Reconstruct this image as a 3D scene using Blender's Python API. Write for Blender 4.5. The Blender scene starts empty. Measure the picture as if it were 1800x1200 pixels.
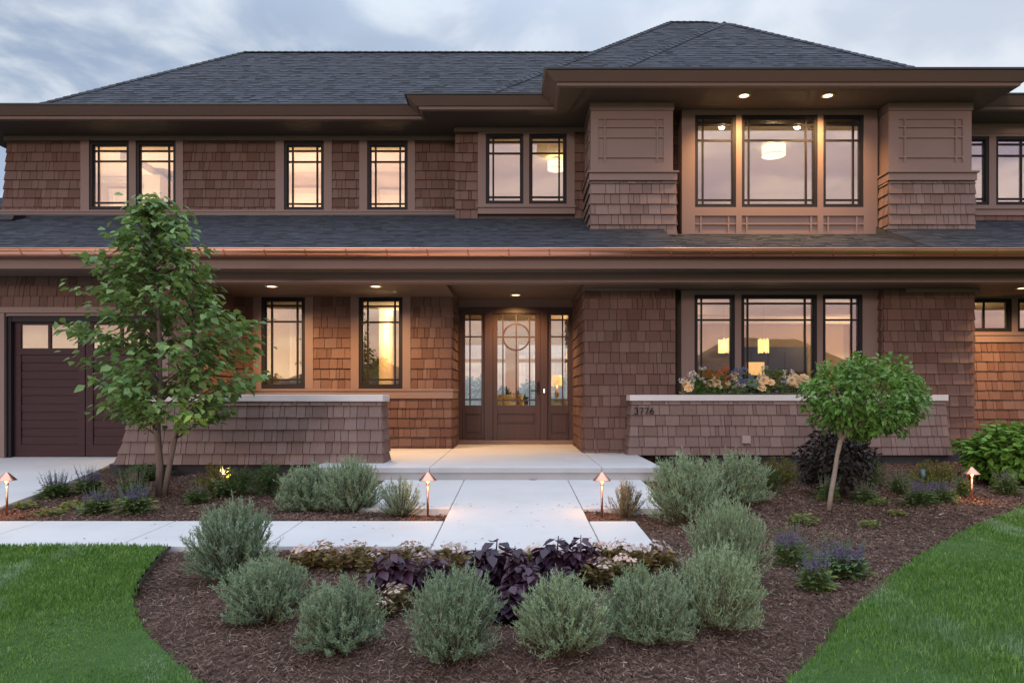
import bpy, math, random
import numpy as np
from mathutils import Vector, Matrix
R = math.radians
random.seed(7); RNG = np.random.default_rng(11)
SC = bpy.context.scene
COL = SC.collection

# ------------------------------------------------------------------ camera, sky, sun, exposure
F = 1250.0; VX, VY, EYE = 906.0, 696.0, 0.905      # focal length and vanishing point in the photo's pixels, eye height above the porch
cam = bpy.data.cameras.new('camera'); camo = bpy.data.objects.new('camera', cam); COL.objects.link(camo)
cam.sensor_width = 36; cam.lens = F / 1800 * 36
cam.shift_x = -6 / 1800; cam.shift_y = 96 / 1800
cam.clip_start = 0.05; cam.clip_end = 8000
camo.location = (0, 0, EYE); camo.rotation_euler = (R(90), 0, R(0.0))
SC.camera = camo
SC.view_settings.view_transform = 'Standard'; SC.view_settings.look = 'None'
SC.view_settings.gamma = 1; SC.view_settings.exposure = 0.55
SC.cycles.use_denoising = True
SC.cycles.max_bounces = 8; SC.cycles.diffuse_bounces = 4; SC.cycles.glossy_bounces = 4
SC.cycles.transparent_max_bounces = 24; SC.cycles.transmission_bounces = 6
SC.cycles.sample_clamp_indirect = 6

SUN_EL, SUN_AZ = R(11), R(200)          # azimuth from +Y, clockwise; the sun is low behind the camera
w = bpy.data.worlds.new('World'); SC.world = w; w.use_nodes = True
nt = w.node_tree; nt.nodes.clear()
def N(t, ty, **kw):
    n = t.nodes.new(ty)
    for k, v in kw.items(): setattr(n, k, v)
    return n
def math_node(t, op, a, b=None, clamp=False):
    n = N(t, 'ShaderNodeMath', operation=op, use_clamp=clamp)
    for i, v in enumerate((a, b)):
        if v is None: continue
        if isinstance(v, (int, float)): n.inputs[i].default_value = v
        else: t.links.new(v, n.inputs[i])
    return n.outputs[0]
def mixc(t, fac, a, b, blend='MIX'):
    n = N(t, 'ShaderNodeMix', data_type='RGBA', blend_type=blend)
    for s, v in ((n.inputs[0], fac), (n.inputs[6], a), (n.inputs[7], b)):
        if isinstance(v, (int, float)): s.default_value = v
        elif isinstance(v, tuple): s.default_value = (*v, 1) if len(v) == 3 else v
        else: t.links.new(v, s)
    return n.outputs[2]
def ramp(t, fac, stops):
    n = N(t, 'ShaderNodeMapRange'); n.interpolation_type = 'SMOOTHSTEP'
    n.inputs[1].default_value, n.inputs[2].default_value = stops
    t.links.new(fac, n.inputs[0]); return n.outputs[0]
sky = N(nt, 'ShaderNodeTexSky', sky_type='NISHITA', sun_disc=False, sun_elevation=SUN_EL, sun_rotation=SUN_AZ)
tc = N(nt, 'ShaderNodeTexCoord'); sep = N(nt, 'ShaderNodeSeparateXYZ'); nt.links.new(tc.outputs['Generated'], sep.inputs[0])
dz = math_node(nt, 'MAXIMUM', sep.outputs[2], 0.0)
den = math_node(nt, 'ADD', dz, 0.22)
cx = math_node(nt, 'DIVIDE', sep.outputs[0], den); cy = math_node(nt, 'DIVIDE', sep.outputs[1], den)
cmb = N(nt, 'ShaderNodeCombineXYZ'); nt.links.new(cx, cmb.inputs[0]); nt.links.new(cy, cmb.inputs[1])
n1 = N(nt, 'ShaderNodeTexNoise'); n1.inputs['Scale'].default_value = 3.3; n1.inputs['Detail'].default_value = 7; n1.inputs['Roughness'].default_value = 0.52; n1.inputs['Distortion'].default_value = 0.35
n2 = N(nt, 'ShaderNodeTexNoise'); n2.inputs['Scale'].default_value = 1.1; n2.inputs['Detail'].default_value = 4
nt.links.new(cmb.outputs[0], n1.inputs[0]); nt.links.new(cmb.outputs[0], n2.inputs[0])
cl = ramp(nt, n1.outputs[0], (0.41, 0.63))
front_blue = mixc(nt, cl, (3.0, 3.75, 5.1), (6.7, 7.15, 7.7))
cl2 = ramp(nt, n2.outputs[0], (0.36, 0.62))
front_blue = mixc(nt, math_node(nt, 'MULTIPLY', cl2, 0.38), front_blue, (5.9, 6.9, 8.4))
east = ramp(nt, sep.outputs[0], (-0.35, 0.45))
front = mixc(nt, math_node(nt, 'MULTIPLY', east, 0.55), front_blue, (7.0, 7.35, 8.0))
# the sunset side: pink and apricot low down, violet cloud bars, pale blue high up
cb = N(nt, 'ShaderNodeCombineXYZ'); nt.links.new(math_node(nt, 'MULTIPLY', sep.outputs[0], 1.1), cb.inputs[0]); nt.links.new(math_node(nt, 'MULTIPLY', dz, 7.0), cb.inputs[1])
n3 = N(nt, 'ShaderNodeTexNoise'); n3.inputs['Scale'].default_value = 2.4; n3.inputs['Detail'].default_value = 6; n3.inputs['Distortion'].default_value = 0.5
nt.links.new(cb.outputs[0], n3.inputs[0])
bar = ramp(nt, n3.outputs[0], (0.43, 0.58))
low = mixc(nt, bar, (8.6, 4.7, 4.0), (11.5, 7.9, 6.2))
mid = mixc(nt, bar, (5.6, 4.7, 6.2), (11.5, 8.9, 8.6))
high = mixc(nt, cl, (9.6, 10.8, 13.6), (12.5, 13.2, 14.6))
back = mixc(nt, ramp(nt, dz, (0.02, 0.22)), low, mid)
back = mixc(nt, ramp(nt, dz, (0.25, 0.6)), back, high)
bfac = ramp(nt, sep.outputs[1], (0.35, -0.35))
clouds = mixc(nt, bfac, front, back)
zen = mixc(nt, ramp(nt, dz, (0.42, 0.85)), clouds, (13.0, 15.2, 19.0))
final = mixc(nt, 0.9, sky.outputs[0], zen)
bg = N(nt, 'ShaderNodeBackground'); bg.inputs[1].default_value = 0.085
out = N(nt, 'ShaderNodeOutputWorld'); nt.links.new(final, bg.inputs[0]); nt.links.new(bg.outputs[0], out.inputs[0])

sl = bpy.data.lights.new('sun', 'SUN'); sl.energy = 0.5; sl.angle = R(7); sl.color = (1.0, 0.8, 0.68)
so = bpy.data.objects.new('sun', sl); COL.objects.link(so)
so.rotation_euler = Vector((math.sin(SUN_AZ) * math.cos(SUN_EL), math.cos(SUN_AZ) * math.cos(SUN_EL), math.sin(SUN_EL))).to_track_quat('Z', 'Y').to_euler()
WARM = (1.0, 0.56, 0.22); ROOM = (1.0, 0.66, 0.36)

# ------------------------------------------------------------------ helpers
def PX(px, Y): return (px - VX) * Y / F
def PZ(py, Y): return EYE + (VY - py) * Y / F
def G(x, y):                                     # ground height
    return -0.16 - 0.0272 * (9.08 - y) if y < 9.08 else -0.16
def PG(px, py):                                  # point of the sloping front yard under a pixel
    Y = 1640.0 / (py - 662.0); Y = min(Y, 12)
    if Y > 9.08: Y = 1.065 * F / (py - VY)
    return PX(px, Y), Y

class MB:
    def __init__(s): s.v = []; s.f = []; s.r = []
    def quad(s, a, b, c, d, r=0.5):
        n = len(s.v); s.v += [tuple(a), tuple(b), tuple(c), tuple(d)]; s.f.append((n, n+1, n+2, n+3)); s.r.append(r)
    def poly(s, pts, r=0.5):
        n = len(s.v); s.v += [tuple(p) for p in pts]; s.f.append(tuple(range(n, n+len(pts)))); s.r.append(r)
    def hexa(s, p, r=0.5):                       # 8 points: bottom 0-3, top 4-7
        n = len(s.v); s.v += [tuple(q) for q in p]
        for f in ((0,3,2,1),(4,5,6,7),(0,1,5,4),(1,2,6,5),(2,3,7,6),(3,0,4,7)):
            s.f.append(tuple(n+i for i in f)); s.r.append(r)
    def box(s, x0, x1, y0, y1, z0, z1, r=0.5):
        s.hexa([(x0,y0,z0),(x1,y0,z0),(x1,y1,z0),(x0,y1,z0),(x0,y0,z1),(x1,y0,z1),(x1,y1,z1),(x0,y1,z1)], r)
    def tube(s, pts, rad, n=6, r=0.5, cap=True):
        pts = [Vector(p) for p in pts]
        if not hasattr(rad, '__len__'): rad = [rad]*len(pts)
        rings = []
        for i, p in enumerate(pts):
            t = (pts[min(i+1, len(pts)-1)] - pts[max(i-1, 0)]).normalized()
            a = Vector((0,0,1)) if abs(t.z) < 0.9 else Vector((1,0,0))
            u = t.cross(a).normalized(); vv = t.cross(u)
            b = len(s.v)
            for k in range(n):
                an = 2*math.pi*k/n
                s.v.append(tuple(p + (u*math.cos(an) + vv*math.sin(an))*rad[i]))
            rings.append(b)
        for i in range(len(rings)-1):
            for k in range(n):
                k2 = (k+1) % n
                s.f.append((rings[i]+k, rings[i]+k2, rings[i+1]+k2, rings[i+1]+k)); s.r.append(r)
        if cap:
            s.f.append(tuple(rings[0]+k for k in reversed(range(n)))); s.r.append(r)
            s.f.append(tuple(rings[-1]+k for k in range(n))); s.r.append(r)
    def lathe(s, prof, n=20, c=(0,0,0), r=0.5):
        b = len(s.v)
        for (rr, z) in prof:
            for k in range(n):
                a = 2*math.pi*k/n; s.v.append((c[0]+rr*math.cos(a), c[1]+rr*math.sin(a), c[2]+z))
        for i in range(len(prof)-1):
            for k in range(n):
                k2 = (k+1) % n
                s.f.append((b+i*n+k, b+i*n+k2, b+(i+1)*n+k2, b+(i+1)*n+k)); s.r.append(r)
    def build(s, name, mat, parent=None, smooth=False, bevel=0):
        me = bpy.data.meshes.new(name); me.from_pydata(s.v, [], s.f)
        at = me.attributes.new('rnd', 'FLOAT', 'FACE'); at.data.foreach_set('value', np.array(s.r, dtype=np.float32))
        if smooth: me.polygons.foreach_set('use_smooth', [True]*len(me.polygons))
        return link(name, me, mat, parent, bevel)
def link(name, me, mat, parent=None, bevel=0):
    if mat: me.materials.append(mat)
    o = bpy.data.objects.new(name, me); COL.objects.link(o)
    if parent: o.parent = parent
    if bevel:
        m = o.modifiers.new('bevel', 'BEVEL'); m.width = bevel; m.segments = 2; m.limit_method = 'ANGLE'
    return o
def np_mesh(name, V, Fc, rnd, mat, parent=None, smooth=False):      # V (n,3), Fc (m,k) equal-sided faces, rnd (m,)
    me = bpy.data.meshes.new(name); m, k = Fc.shape
    me.vertices.add(len(V)); me.vertices.foreach_set('co', np.ascontiguousarray(V, dtype=np.float32).ravel())
    me.loops.add(m*k); me.loops.foreach_set('vertex_index', np.ascontiguousarray(Fc, dtype=np.int32).ravel())
    me.polygons.add(m); me.polygons.foreach_set('loop_start', np.arange(0, m*k, k, dtype=np.int32))
    me.polygons.foreach_set('loop_total', np.full(m, k, dtype=np.int32))
    if smooth: me.polygons.foreach_set('use_smooth', np.ones(m, dtype=bool))
    at = me.attributes.new('rnd', 'FLOAT', 'FACE'); at.data.foreach_set('value', np.ascontiguousarray(rnd, dtype=np.float32))
    me.update(calc_edges=True); me.validate()
    return link(name, me, mat, parent)
def empty(name, loc, label=None, cat=None, group=None):
    o = bpy.data.objects.new(name, None); COL.objects.link(o); o.location = loc; o.empty_display_size = 0.1
    return tag(o, label, cat, group)
def tag(o, label=None, cat=None, group=None, kind=None):
    if label: o['label'] = label
    if cat: o['category'] = cat
    if group: o['group'] = group
    if kind: o['kind'] = kind
    return o
def kids(o): return [c for c in COL.objects if c.parent == o]
def dup(root, loc, rz=0, sc=(1,1,1), label=None, group=None):
    r = root.copy(); COL.objects.link(r); r.location = loc; r.rotation_euler = (0,0,rz); r.scale = sc
    if label: r['label'] = label
    if group: r['group'] = group
    for ch in root.children:
        c = ch.copy(); COL.objects.link(c); c.parent = r
        for g in ch.children:
            d = g.copy(); COL.objects.link(d); d.parent = c
    return r
def lamp(kind, loc, power, color, parent=None, size=0.05, spot=None, blend=0.6, direction=None):
    l = bpy.data.lights.new('lamp_light', kind); l.energy = power; l.color = color
    if kind in ('POINT', 'SPOT'): l.shadow_soft_size = size
    if kind == 'SPOT': l.spot_size = spot; l.spot_blend = blend
    if kind == 'AREA': l.size = size
    o = bpy.data.objects.new('lamp_light', l); COL.objects.link(o); o.location = loc
    if direction is not None: o.rotation_euler = Vector(direction).to_track_quat('-Z', 'Y').to_euler()
    if parent: o.parent = parent
    return o

# ------------------------------------------------------------------ materials
def mat(name, rough=0.6, spec=0.3, metallic=0.0):
    m = bpy.data.materials.new(name); m.use_nodes = True; t = m.node_tree
    b = t.nodes['Principled BSDF']; b.inputs['Roughness'].default_value = rough
    b.inputs['Specular IOR Level'].default_value = spec; b.inputs['Metallic'].default_value = metallic
    return m, t, b
def noise(t, scale, detail=4, stretch=None, coord='Object', rough=0.55):
    c = N(t, 'ShaderNodeTexCoord'); v = c.outputs[coord]
    if stretch:
        mp = N(t, 'ShaderNodeMapping'); mp.inputs['Scale'].default_value = stretch; t.links.new(v, mp.inputs[0]); v = mp.outputs[0]
    n = N(t, 'ShaderNodeTexNoise'); n.inputs['Scale'].default_value = scale; n.inputs['Detail'].default_value = detail; n.inputs['Roughness'].default_value = rough
    t.links.new(v, n.inputs[0]); return n.outputs[0]
def rnd(t): return N(t, 'ShaderNodeAttribute', attribute_name='rnd').outputs['Fac']
def bump(t, b, h, strength=0.3, dist=0.01):
    n = N(t, 'ShaderNodeBump'); n.inputs['Strength'].default_value = strength; n.inputs['Distance'].default_value = dist
    t.links.new(h, n.inputs['Height']); t.links.new(n.outputs[0], b.inputs['Normal'])
def plain(name, col, var=0.12, scale=6, rough=0.6, spec=0.3, metallic=0, bmp=0.0, stretch=None, bscale=None):
    m, t, b = mat(name, rough, spec, metallic)
    n = noise(t, scale, 5, stretch)
    c = mixc(t, n, tuple(x*(1-var) for x in col), tuple(min(1, x*(1+var)) for x in col))
    t.links.new(c, b.inputs['Base Color'])
    if bmp: bump(t, b, noise(t, bscale or scale*8, 4, stretch), bmp)
    return m
def wood_shingle(name, c1, c2, c3):
    m, t, b = mat(name, 0.75, 0.2)
    r = rnd(t)
    a = mixc(t, r, c1, c2)
    r2 = math_node(t, 'FRACT', math_node(t, 'MULTIPLY', r, 7.31))
    a = mixc(t, math_node(t, 'MULTIPLY', ramp(t, r2, (0.6, 1.0)), 0.55), a, c3)
    g = noise(t, 1.0, 6, (38, 38, 1.6)); a = mixc(t, math_node(t, 'MULTIPLY', g, 0.55), a, (0.5, 0.48, 0.47), 'MULTIPLY')
    wv = noise(t, 0.8, 3); a = mixc(t, math_node(t, 'MULTIPLY', ramp(t, wv, (0.4, 0.7)), 0.25), a, (0.62, 0.56, 0.56), 'MULTIPLY')
    t.links.new(a, b.inputs['Base Color']); bump(t, b, g, 0.5, 0.006)
    return m
M = {}
M['shingle'] = wood_shingle('cedar_shingle', (0.132, 0.071, 0.057), (0.192, 0.116, 0.096), (0.195, 0.132, 0.116))
M['shingle_grey'] = wood_shingle('weathered_shingle', (0.180, 0.120, 0.104), (0.255, 0.182, 0.160), (0.225, 0.170, 0.158))
M['trim'] = plain('brown_trim_paint', (0.205, 0.140, 0.124), 0.06, 3, 0.55, 0.3, bmp=0.08, stretch=(1, 1, 1))
M['soffit'] = plain('soffit_boards', (0.125, 0.088, 0.070), 0.08, 4, 0.6)
M['frame'] = plain('dark_bronze_frame', (0.016, 0.014, 0.018), 0.1, 5, 0.55, 0.2)
M['core'] = plain('wall_sheathing', (0.06, 0.042, 0.036), 0.1, 5)
M['drip'] = plain('black_drip_edge', (0.02, 0.02, 0.024), 0.1, 5, 0.4, 0.4)
M['foundation'] = plain('dark_foundation', (0.045, 0.045, 0.05), 0.15, 12, 0.8, bmp=0.3)
M['stone'] = plain('limestone_cap', (0.60, 0.575, 0.56), 0.06, 5, 0.7, 0.25, bmp=0.15, bscale=60)
def roof_mat():
    m, t, b = mat('asphalt_shingle', 0.85, 0.25)
    r = rnd(t)
    a = mixc(t, r, (0.016, 0.019, 0.024), (0.062, 0.070, 0.086))
    r2 = math_node(t, 'FRACT', math_node(t, 'MULTIPLY', r, 5.7))
    a = mixc(t, math_node(t, 'MULTIPLY', r2, 0.35), a, (0.076, 0.082, 0.096))
    g = noise(t, 160, 2); a = mixc(t, 0.5, a, mixc(t, g, (0.5,0.5,0.5), (1.4,1.4,1.4)), 'MULTIPLY')
    t.links.new(a, b.inputs['Base Color']); bump(t, b, g, 0.5, 0.004); return m
M['roof'] = roof_mat()
def copper():
    m, t, b = mat('new_copper', 0.30, 0.5, 1.0)
    n = noise(t, 3, 5, (0.5, 3, 3)); t.links.new(mixc(t, n, (0.78, 0.36, 0.24), (0.92, 0.48, 0.34)), b.inputs['Base Color'])
    t.links.new(math_node(t, 'ADD', math_node(t, 'MULTIPLY', n, 0.25), 0.18), b.inputs['Roughness']); return m
M['copper'] = copper()
def door_wood():
    m, t, b = mat('stained_mahogany', 0.42, 0.4)
    g = noise(t, 1.0, 6, (30, 30, 1.3)); a = mixc(t, g, (0.040, 0.021, 0.022), (0.080, 0.043, 0.043))
    t.links.new(a, b.inputs['Base Color']); bump(t, b, g, 0.15, 0.004); return m
M['door'] = door_wood()
def garage_wood():
    m, t, b = mat('stained_garage_boards', 0.55, 0.2)
    g = noise(t, 1.0, 6, (1.6, 30, 34)); a = mixc(t, g, (0.030, 0.013, 0.015), (0.058, 0.026, 0.029))
    t.links.new(a, b.inputs['Base Color']); bump(t, b, g, 0.12, 0.004); return m
M['garage'] = garage_wood()
def concrete():
    m, t, b = mat('broom_finished_concrete', 0.75, 0.25)
    n = noise(t, 1.1, 6); s = noise(t, 1.0, 5, (3, 60, 3)); f = noise(t, 140, 2)
    a = mixc(t, n, (0.47, 0.46, 0.45), (0.62, 0.615, 0.60)); a = mixc(t, math_node(t, 'MULTIPLY', ramp(t, noise(t, 2.7, 5), (0.5, 0.8)), 0.35), a, (0.42, 0.41, 0.40))
    a = mixc(t, math_node(t, 'MULTIPLY', s, 0.18), a, (0.75, 0.75, 0.74))
    t.links.new(a, b.inputs['Base Color']); bump(t, b, mixc(t, 0.5, s, f), 0.25, 0.004); return m
M['concrete'] = concrete()
M['concrete_shaded'] = plain('shaded_concrete_front', (0.40, 0.405, 0.415), 0.15, 4, 0.8, bmp=0.2)  # darker concrete copy, shade of the upright faces put into its colour
M['joint'] = plain('joint_filler', (0.10, 0.09, 0.08), 0.2, 20, 0.9)
def mulch():
    m, t, b = mat('shredded_bark_mulch', 0.95, 0.1)
    n = noise(t, 28, 6); k = noise(t, 1.3, 4); v = N(t, 'ShaderNodeTexVoronoi'); v.inputs['Scale'].default_value = 55
    c = N(t, 'ShaderNodeTexCoord'); mp = N(t, 'ShaderNodeMapping'); mp.inputs['Scale'].default_value = (1, 0.45, 1); t.links.new(c.outputs['Object'], mp.inputs[0]); t.links.new(mp.outputs[0], v.inputs[0])
    a = mixc(t, n, (0.030, 0.018, 0.014), (0.145, 0.092, 0.070)); a = mixc(t, math_node(t, 'MULTIPLY', ramp(t, k, (0.45, 0.7)), 0.4), a, (0.075, 0.055, 0.048))
    t.links.new(a, b.inputs['Base Color']); bump(t, b, mixc(t, 0.5, n, v.outputs[0]), 0.9, 0.02); return m
M['mulch'] = mulch()
def chip_mat():
    m, t, b = mat('bark_chip', 0.9, 0.1); r = rnd(t)
    a = mixc(t, r, (0.046, 0.026, 0.019), (0.205, 0.130, 0.098)); a = mixc(t, ramp(t, r, (0.94, 1.0)), a, (0.33, 0.25, 0.21))
    t.links.new(a, b.inputs['Base Color']); return m
M['chip'] = chip_mat()
def leaf_mat(name, c1, c2, trans=0.35, rough=0.5, spec=0.35, tip=None, transc=None):
    m, t, b = mat(name, rough, spec); r = rnd(t)
    a = mixc(t, r, c1, c2)
    if tip: a = mixc(t, ramp(t, r, (0.86, 1.0)), a, tip)
    oi = N(t, 'ShaderNodeObjectInfo'); a = mixc(t, 1.0, a, mixc(t, oi.outputs['Random'], (0.80, 0.84, 0.86), (1.16, 1.10, 1.0)), 'MULTIPLY')
    t.links.new(a, b.inputs['Base Color'])
    tr = N(t, 'ShaderNodeBsdfTranslucent'); t.links.new(mixc(t, 0.55, a, transc or (0.16, 0.24, 0.03)), tr.inputs[0])
    mx = N(t, 'ShaderNodeMixShader'); mx.inputs[0].default_value = trans
    t.links.new(b.outputs[0], mx.inputs[1]); t.links.new(tr.outputs[0], mx.inputs[2])
    t.links.new(mx.outputs[0], t.nodes['Material Output'].inputs[0]); return m
M['maple'] = leaf_mat('maple_leaf', (0.075, 0.170, 0.055), (0.215, 0.355, 0.125), 0.35, 0.45, transc=(0.20, 0.22, 0.02))
M['hydrangea'] = leaf_mat('hydrangea_leaf', (0.085, 0.195, 0.026), (0.205, 0.380, 0.065), 0.3, 0.4)
M['willow'] = leaf_mat('grey_willow_leaf', (0.175, 0.260, 0.150), (0.380, 0.490, 0.330), 0.3, 0.6, transc=(0.15, 0.22, 0.08))
M['willow_red'] = leaf_mat('reddish_willow_leaf', (0.16, 0.19, 0.115), (0.33, 0.25, 0.18), 0.3, 0.6, tip=(0.26, 0.09, 0.07))
M['salvia_leaf'] = leaf_mat('salvia_leaf', (0.100, 0.170, 0.070), (0.210, 0.290, 0.13), 0.3, 0.6, tip=(0.28, 0.27, 0.05))
M['salvia_pale'] = leaf_mat('pale_lime_leaf', (0.16, 0.22, 0.045), (0.30, 0.33, 0.10), 0.3, 0.6)
M['salvia_bloom'] = leaf_mat('violet_floret', (0.090, 0.052, 0.180), (0.19, 0.135, 0.33), 0.25, 0.6, transc=(0.14, 0.08, 0.3))
M['salvia_spent'] = leaf_mat('faded_mauve_floret', (0.12, 0.085, 0.10), (0.21, 0.15, 0.18), 0.2, 0.7, transc=(0.14, 0.08, 0.12))
M['pink_bloom'] = leaf_mat('dusty_pink_floret', (0.36, 0.15, 0.18), (0.55, 0.30, 0.30), 0.3, 0.6, transc=(0.4, 0.15, 0.15))
M['yew'] = leaf_mat('yew_needle', (0.022, 0.062, 0.018), (0.070, 0.140, 0.036), 0.2, 0.5)
M['gold_yew'] = leaf_mat('golden_needle', (0.075, 0.085, 0.012), (0.20, 0.17, 0.025), 0.25, 0.5)
M['ninebark'] = leaf_mat('dark_purple_leaf', (0.014, 0.012, 0.011), (0.045, 0.036, 0.030), 0.15, 0.5, transc=(0.08, 0.03, 0.03))
M['coleus'] = leaf_mat('deep_purple_leaf', (0.030, 0.015, 0.028), (0.080, 0.035, 0.062), 0.18, 0.38, 0.45, transc=(0.14, 0.03, 0.07))
M['begonia_leaf'] = leaf_mat('bronze_begonia_leaf', (0.16, 0.075, 0.045), (0.24, 0.21, 0.075), 0.25, 0.4, tip=(0.2, 0.07, 0.05))
M['begonia_bloom'] = leaf_mat('blush_petal', (0.55, 0.38, 0.35), (0.75, 0.66, 0.62), 0.3, 0.6, transc=(0.6, 0.4, 0.35))
M['rose'] = leaf_mat('peach_petal', (0.78, 0.56, 0.30), (0.88, 0.76, 0.54), 0.3, 0.6, transc=(0.8, 0.5, 0.2))
M['white_petal'] = leaf_mat('white_petal', (0.58, 0.54, 0.54), (0.80, 0.77, 0.76), 0.3, 0.6, transc=(0.7, 0.65, 0.6))
M['blue_petal'] = leaf_mat('slate_blue_petal', (0.10, 0.13, 0.24), (0.24, 0.28, 0.42), 0.25, 0.6, transc=(0.2, 0.25, 0.45))
M['red_petal'] = leaf_mat('orange_red_petal', (0.60, 0.08, 0.03), (0.75, 0.17, 0.07), 0.3, 0.6, transc=(0.7, 0.1, 0.03))
M['sprig'] = leaf_mat('fresh_green_leaf', (0.055, 0.13, 0.03), (0.14, 0.26, 0.06), 0.3, 0.5)
M['sage'] = leaf_mat('sage_rosette_leaf', (0.12, 0.19, 0.12), (0.20, 0.28, 0.18), 0.2, 0.6)
M['bark'] = plain('grey_brown_bark', (0.165, 0.125, 0.105), 0.35, 9, 0.9, 0.15, bmp=0.8, stretch=(4, 4, 0.8), bscale=14)
M['pale_bark'] = plain('pale_ringed_bark', (0.30, 0.24, 0.195), 0.3, 7, 0.85, 0.2, bmp=0.5, stretch=(1, 1, 5), bscale=12)
M['twig'] = plain('twig', (0.10, 0.075, 0.05), 0.2, 12, 0.8)
def grass_mat():
    m, t, b = mat('lawn_blade', 0.55, 0.3); r = rnd(t)
    a = mixc(t, r, (0.055, 0.140, 0.016), (0.235, 0.380, 0.085))
    k = noise(t, 1.9, 4, (1.0, 0.42, 1)); a = mixc(t, math_node(t, 'MULTIPLY', ramp(t, k, (0.52, 0.68)), 0.5), a, (0.40, 0.50, 0.36))
    k2 = noise(t, 5.0, 3); a = mixc(t, math_node(t, 'MULTIPLY', ramp(t, k2, (0.35, 0.65)), 0.45), a, (0.050, 0.150, 0.018))
    t.links.new(a, b.inputs['Base Color'])
    tr = N(t, 'ShaderNodeBsdfTranslucent'); t.links.new(a, tr.inputs[0]); mx = N(t, 'ShaderNodeMixShader'); mx.inputs[0].default_value = 0.3
    t.links.new(b.outputs[0], mx.inputs[1]); t.links.new(tr.outputs[0], mx.inputs[2]); t.links.new(mx.outputs[0], t.nodes['Material Output'].inputs[0]); return m
M['grass'] = grass_mat()
M['turf'] = plain('lawn_soil', (0.040, 0.090, 0.016), 0.3, 9, 0.9, bmp=0.5)
M['field'] = plain('far_field', (0.045, 0.085, 0.025), 0.3, 0.05, 0.9)
def glass():
    m = bpy.data.materials.new('window_glass'); m.use_nodes = True; t = m.node_tree; t.nodes.clear()
    tr = N(t, 'ShaderNodeBsdfTransparent'); tr.inputs[0].default_value = (0.93, 0.95, 0.94, 1)
    gl = N(t, 'ShaderNodeBsdfGlossy'); gl.inputs['Roughness'].default_value = 0.012; gl.inputs[0].default_value = (1, 1, 1, 1)
    wv = noise(t, 0.9, 2); bp = N(t, 'ShaderNodeBump'); bp.inputs['Strength'].default_value = 0.04; bp.inputs['Distance'].default_value = 0.05
    t.links.new(wv, bp.inputs['Height']); t.links.new(bp.outputs[0], gl.inputs['Normal'])
    fr = N(t, 'ShaderNodeFresnel'); fr.inputs[0].default_value = 1.5
    fac = math_node(t, 'ADD', math_node(t, 'MULTIPLY', fr.outputs[0], 2.0), 0.13, True)
    mx = N(t, 'ShaderNodeMixShader'); t.links.new(fac, mx.inputs[0]); t.links.new(tr.outputs[0], mx.inputs[1]); t.links.new(gl.outputs[0], mx.inputs[2])
    o = N(t, 'ShaderNodeOutputMaterial'); t.links.new(mx.outputs[0], o.inputs[0]); return m
M['glass'] = glass()
def emit(name, col, s):
    m, t, b = mat(name, 0.5); b.inputs['Base Color'].default_value = (*col, 1)
    b.inputs['Emission Color'].default_value = (*col, 1); b.inputs['Emission Strength'].default_value = s; return m
M['bulb'] = emit('lit_lens', (1.0, 0.56, 0.24), 4.0)
M['path_bulb'] = emit('lit_path_bulb', (1.0, 0.46, 0.08), 2.2)
M['shade_lit'] = emit('lit_drum_shade', (1.0, 0.80, 0.48), 1.5)
M['crystal_lit'] = emit('lit_crystal_rods', (1.0, 0.66, 0.26), 1.15)
M['lamp_lit'] = emit('lit_lampshade', (1.0, 0.60, 0.22), 0.7)
M['yellow_lit'] = emit('lit_spot_lens', (1.0, 0.72, 0.05), 5)
M['bell_lit'] = emit('lit_bell_button', (1.0, 0.85, 0.7), 2)
M['cream'] = plain('cream_interior_paint', (0.72, 0.60, 0.47), 0.04, 2, 0.8)
M['tan'] = plain('tan_interior_paint', (0.55, 0.42, 0.25), 0.05, 2, 0.8)
M['ochre'] = plain('ochre_interior_paint', (0.50, 0.37, 0.13), 0.06, 2, 0.8)
M['ceiling'] = plain('white_ceiling_paint', (0.75, 0.70, 0.62), 0.03, 2, 0.8)
M['white_trim'] = plain('white_interior_trim', (0.78, 0.74, 0.68), 0.03, 2, 0.6)
M['floorwood'] = plain('oak_floor', (0.28, 0.17, 0.09), 0.2, 4, 0.45, stretch=(1, 12, 1))
M['upholstery'] = plain('beige_upholstery', (0.50, 0.38, 0.22), 0.08, 12, 0.9, bmp=0.2)
M['cabinet'] = plain('espresso_cabinet', (0.035, 0.024, 0.020), 0.15, 5, 0.4, 0.4)
M['metal'] = plain('brushed_metal', (0.55, 0.50, 0.44), 0.1, 10, 0.3, 0.5, 0.9)
M['black_metal'] = plain('black_metal', (0.02, 0.018, 0.02), 0.1, 10, 0.4, 0.5, 0.6)
M['green_metal'] = plain('verdigris_metal', (0.10, 0.16, 0.15), 0.2, 10, 0.5, 0.4, 0.3)
def stone_wall():
    m, t, b = mat('stacked_stone', 0.8, 0.2)
    c = N(t, 'ShaderNodeTexCoord'); br = N(t, 'ShaderNodeTexBrick'); br.inputs['Scale'].default_value = 4.5; br.inputs['Mortar Size'].default_value = 0.012
    mp = N(t, 'ShaderNodeMapping'); mp.inputs['Rotation'].default_value = (R(90), 0, 0); t.links.new(c.outputs['Object'], mp.inputs[0]); t.links.new(mp.outputs[0], br.inputs[0])
    br.inputs['Color1'].default_value = (0.38, 0.27, 0.13, 1); br.inputs['Color2'].default_value = (0.27, 0.18, 0.08, 1); br.inputs['Mortar'].default_value = (0.12, 0.08, 0.04, 1)
    t.links.new(mixc(t, 0.5, br.outputs[0], mixc(t, noise(t, 6), (0.6,0.6,0.6), (1.3,1.3,1.3)), 'MULTIPLY'), b.inputs['Base Color']); return m
M['stonewall'] = stone_wall()
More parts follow.
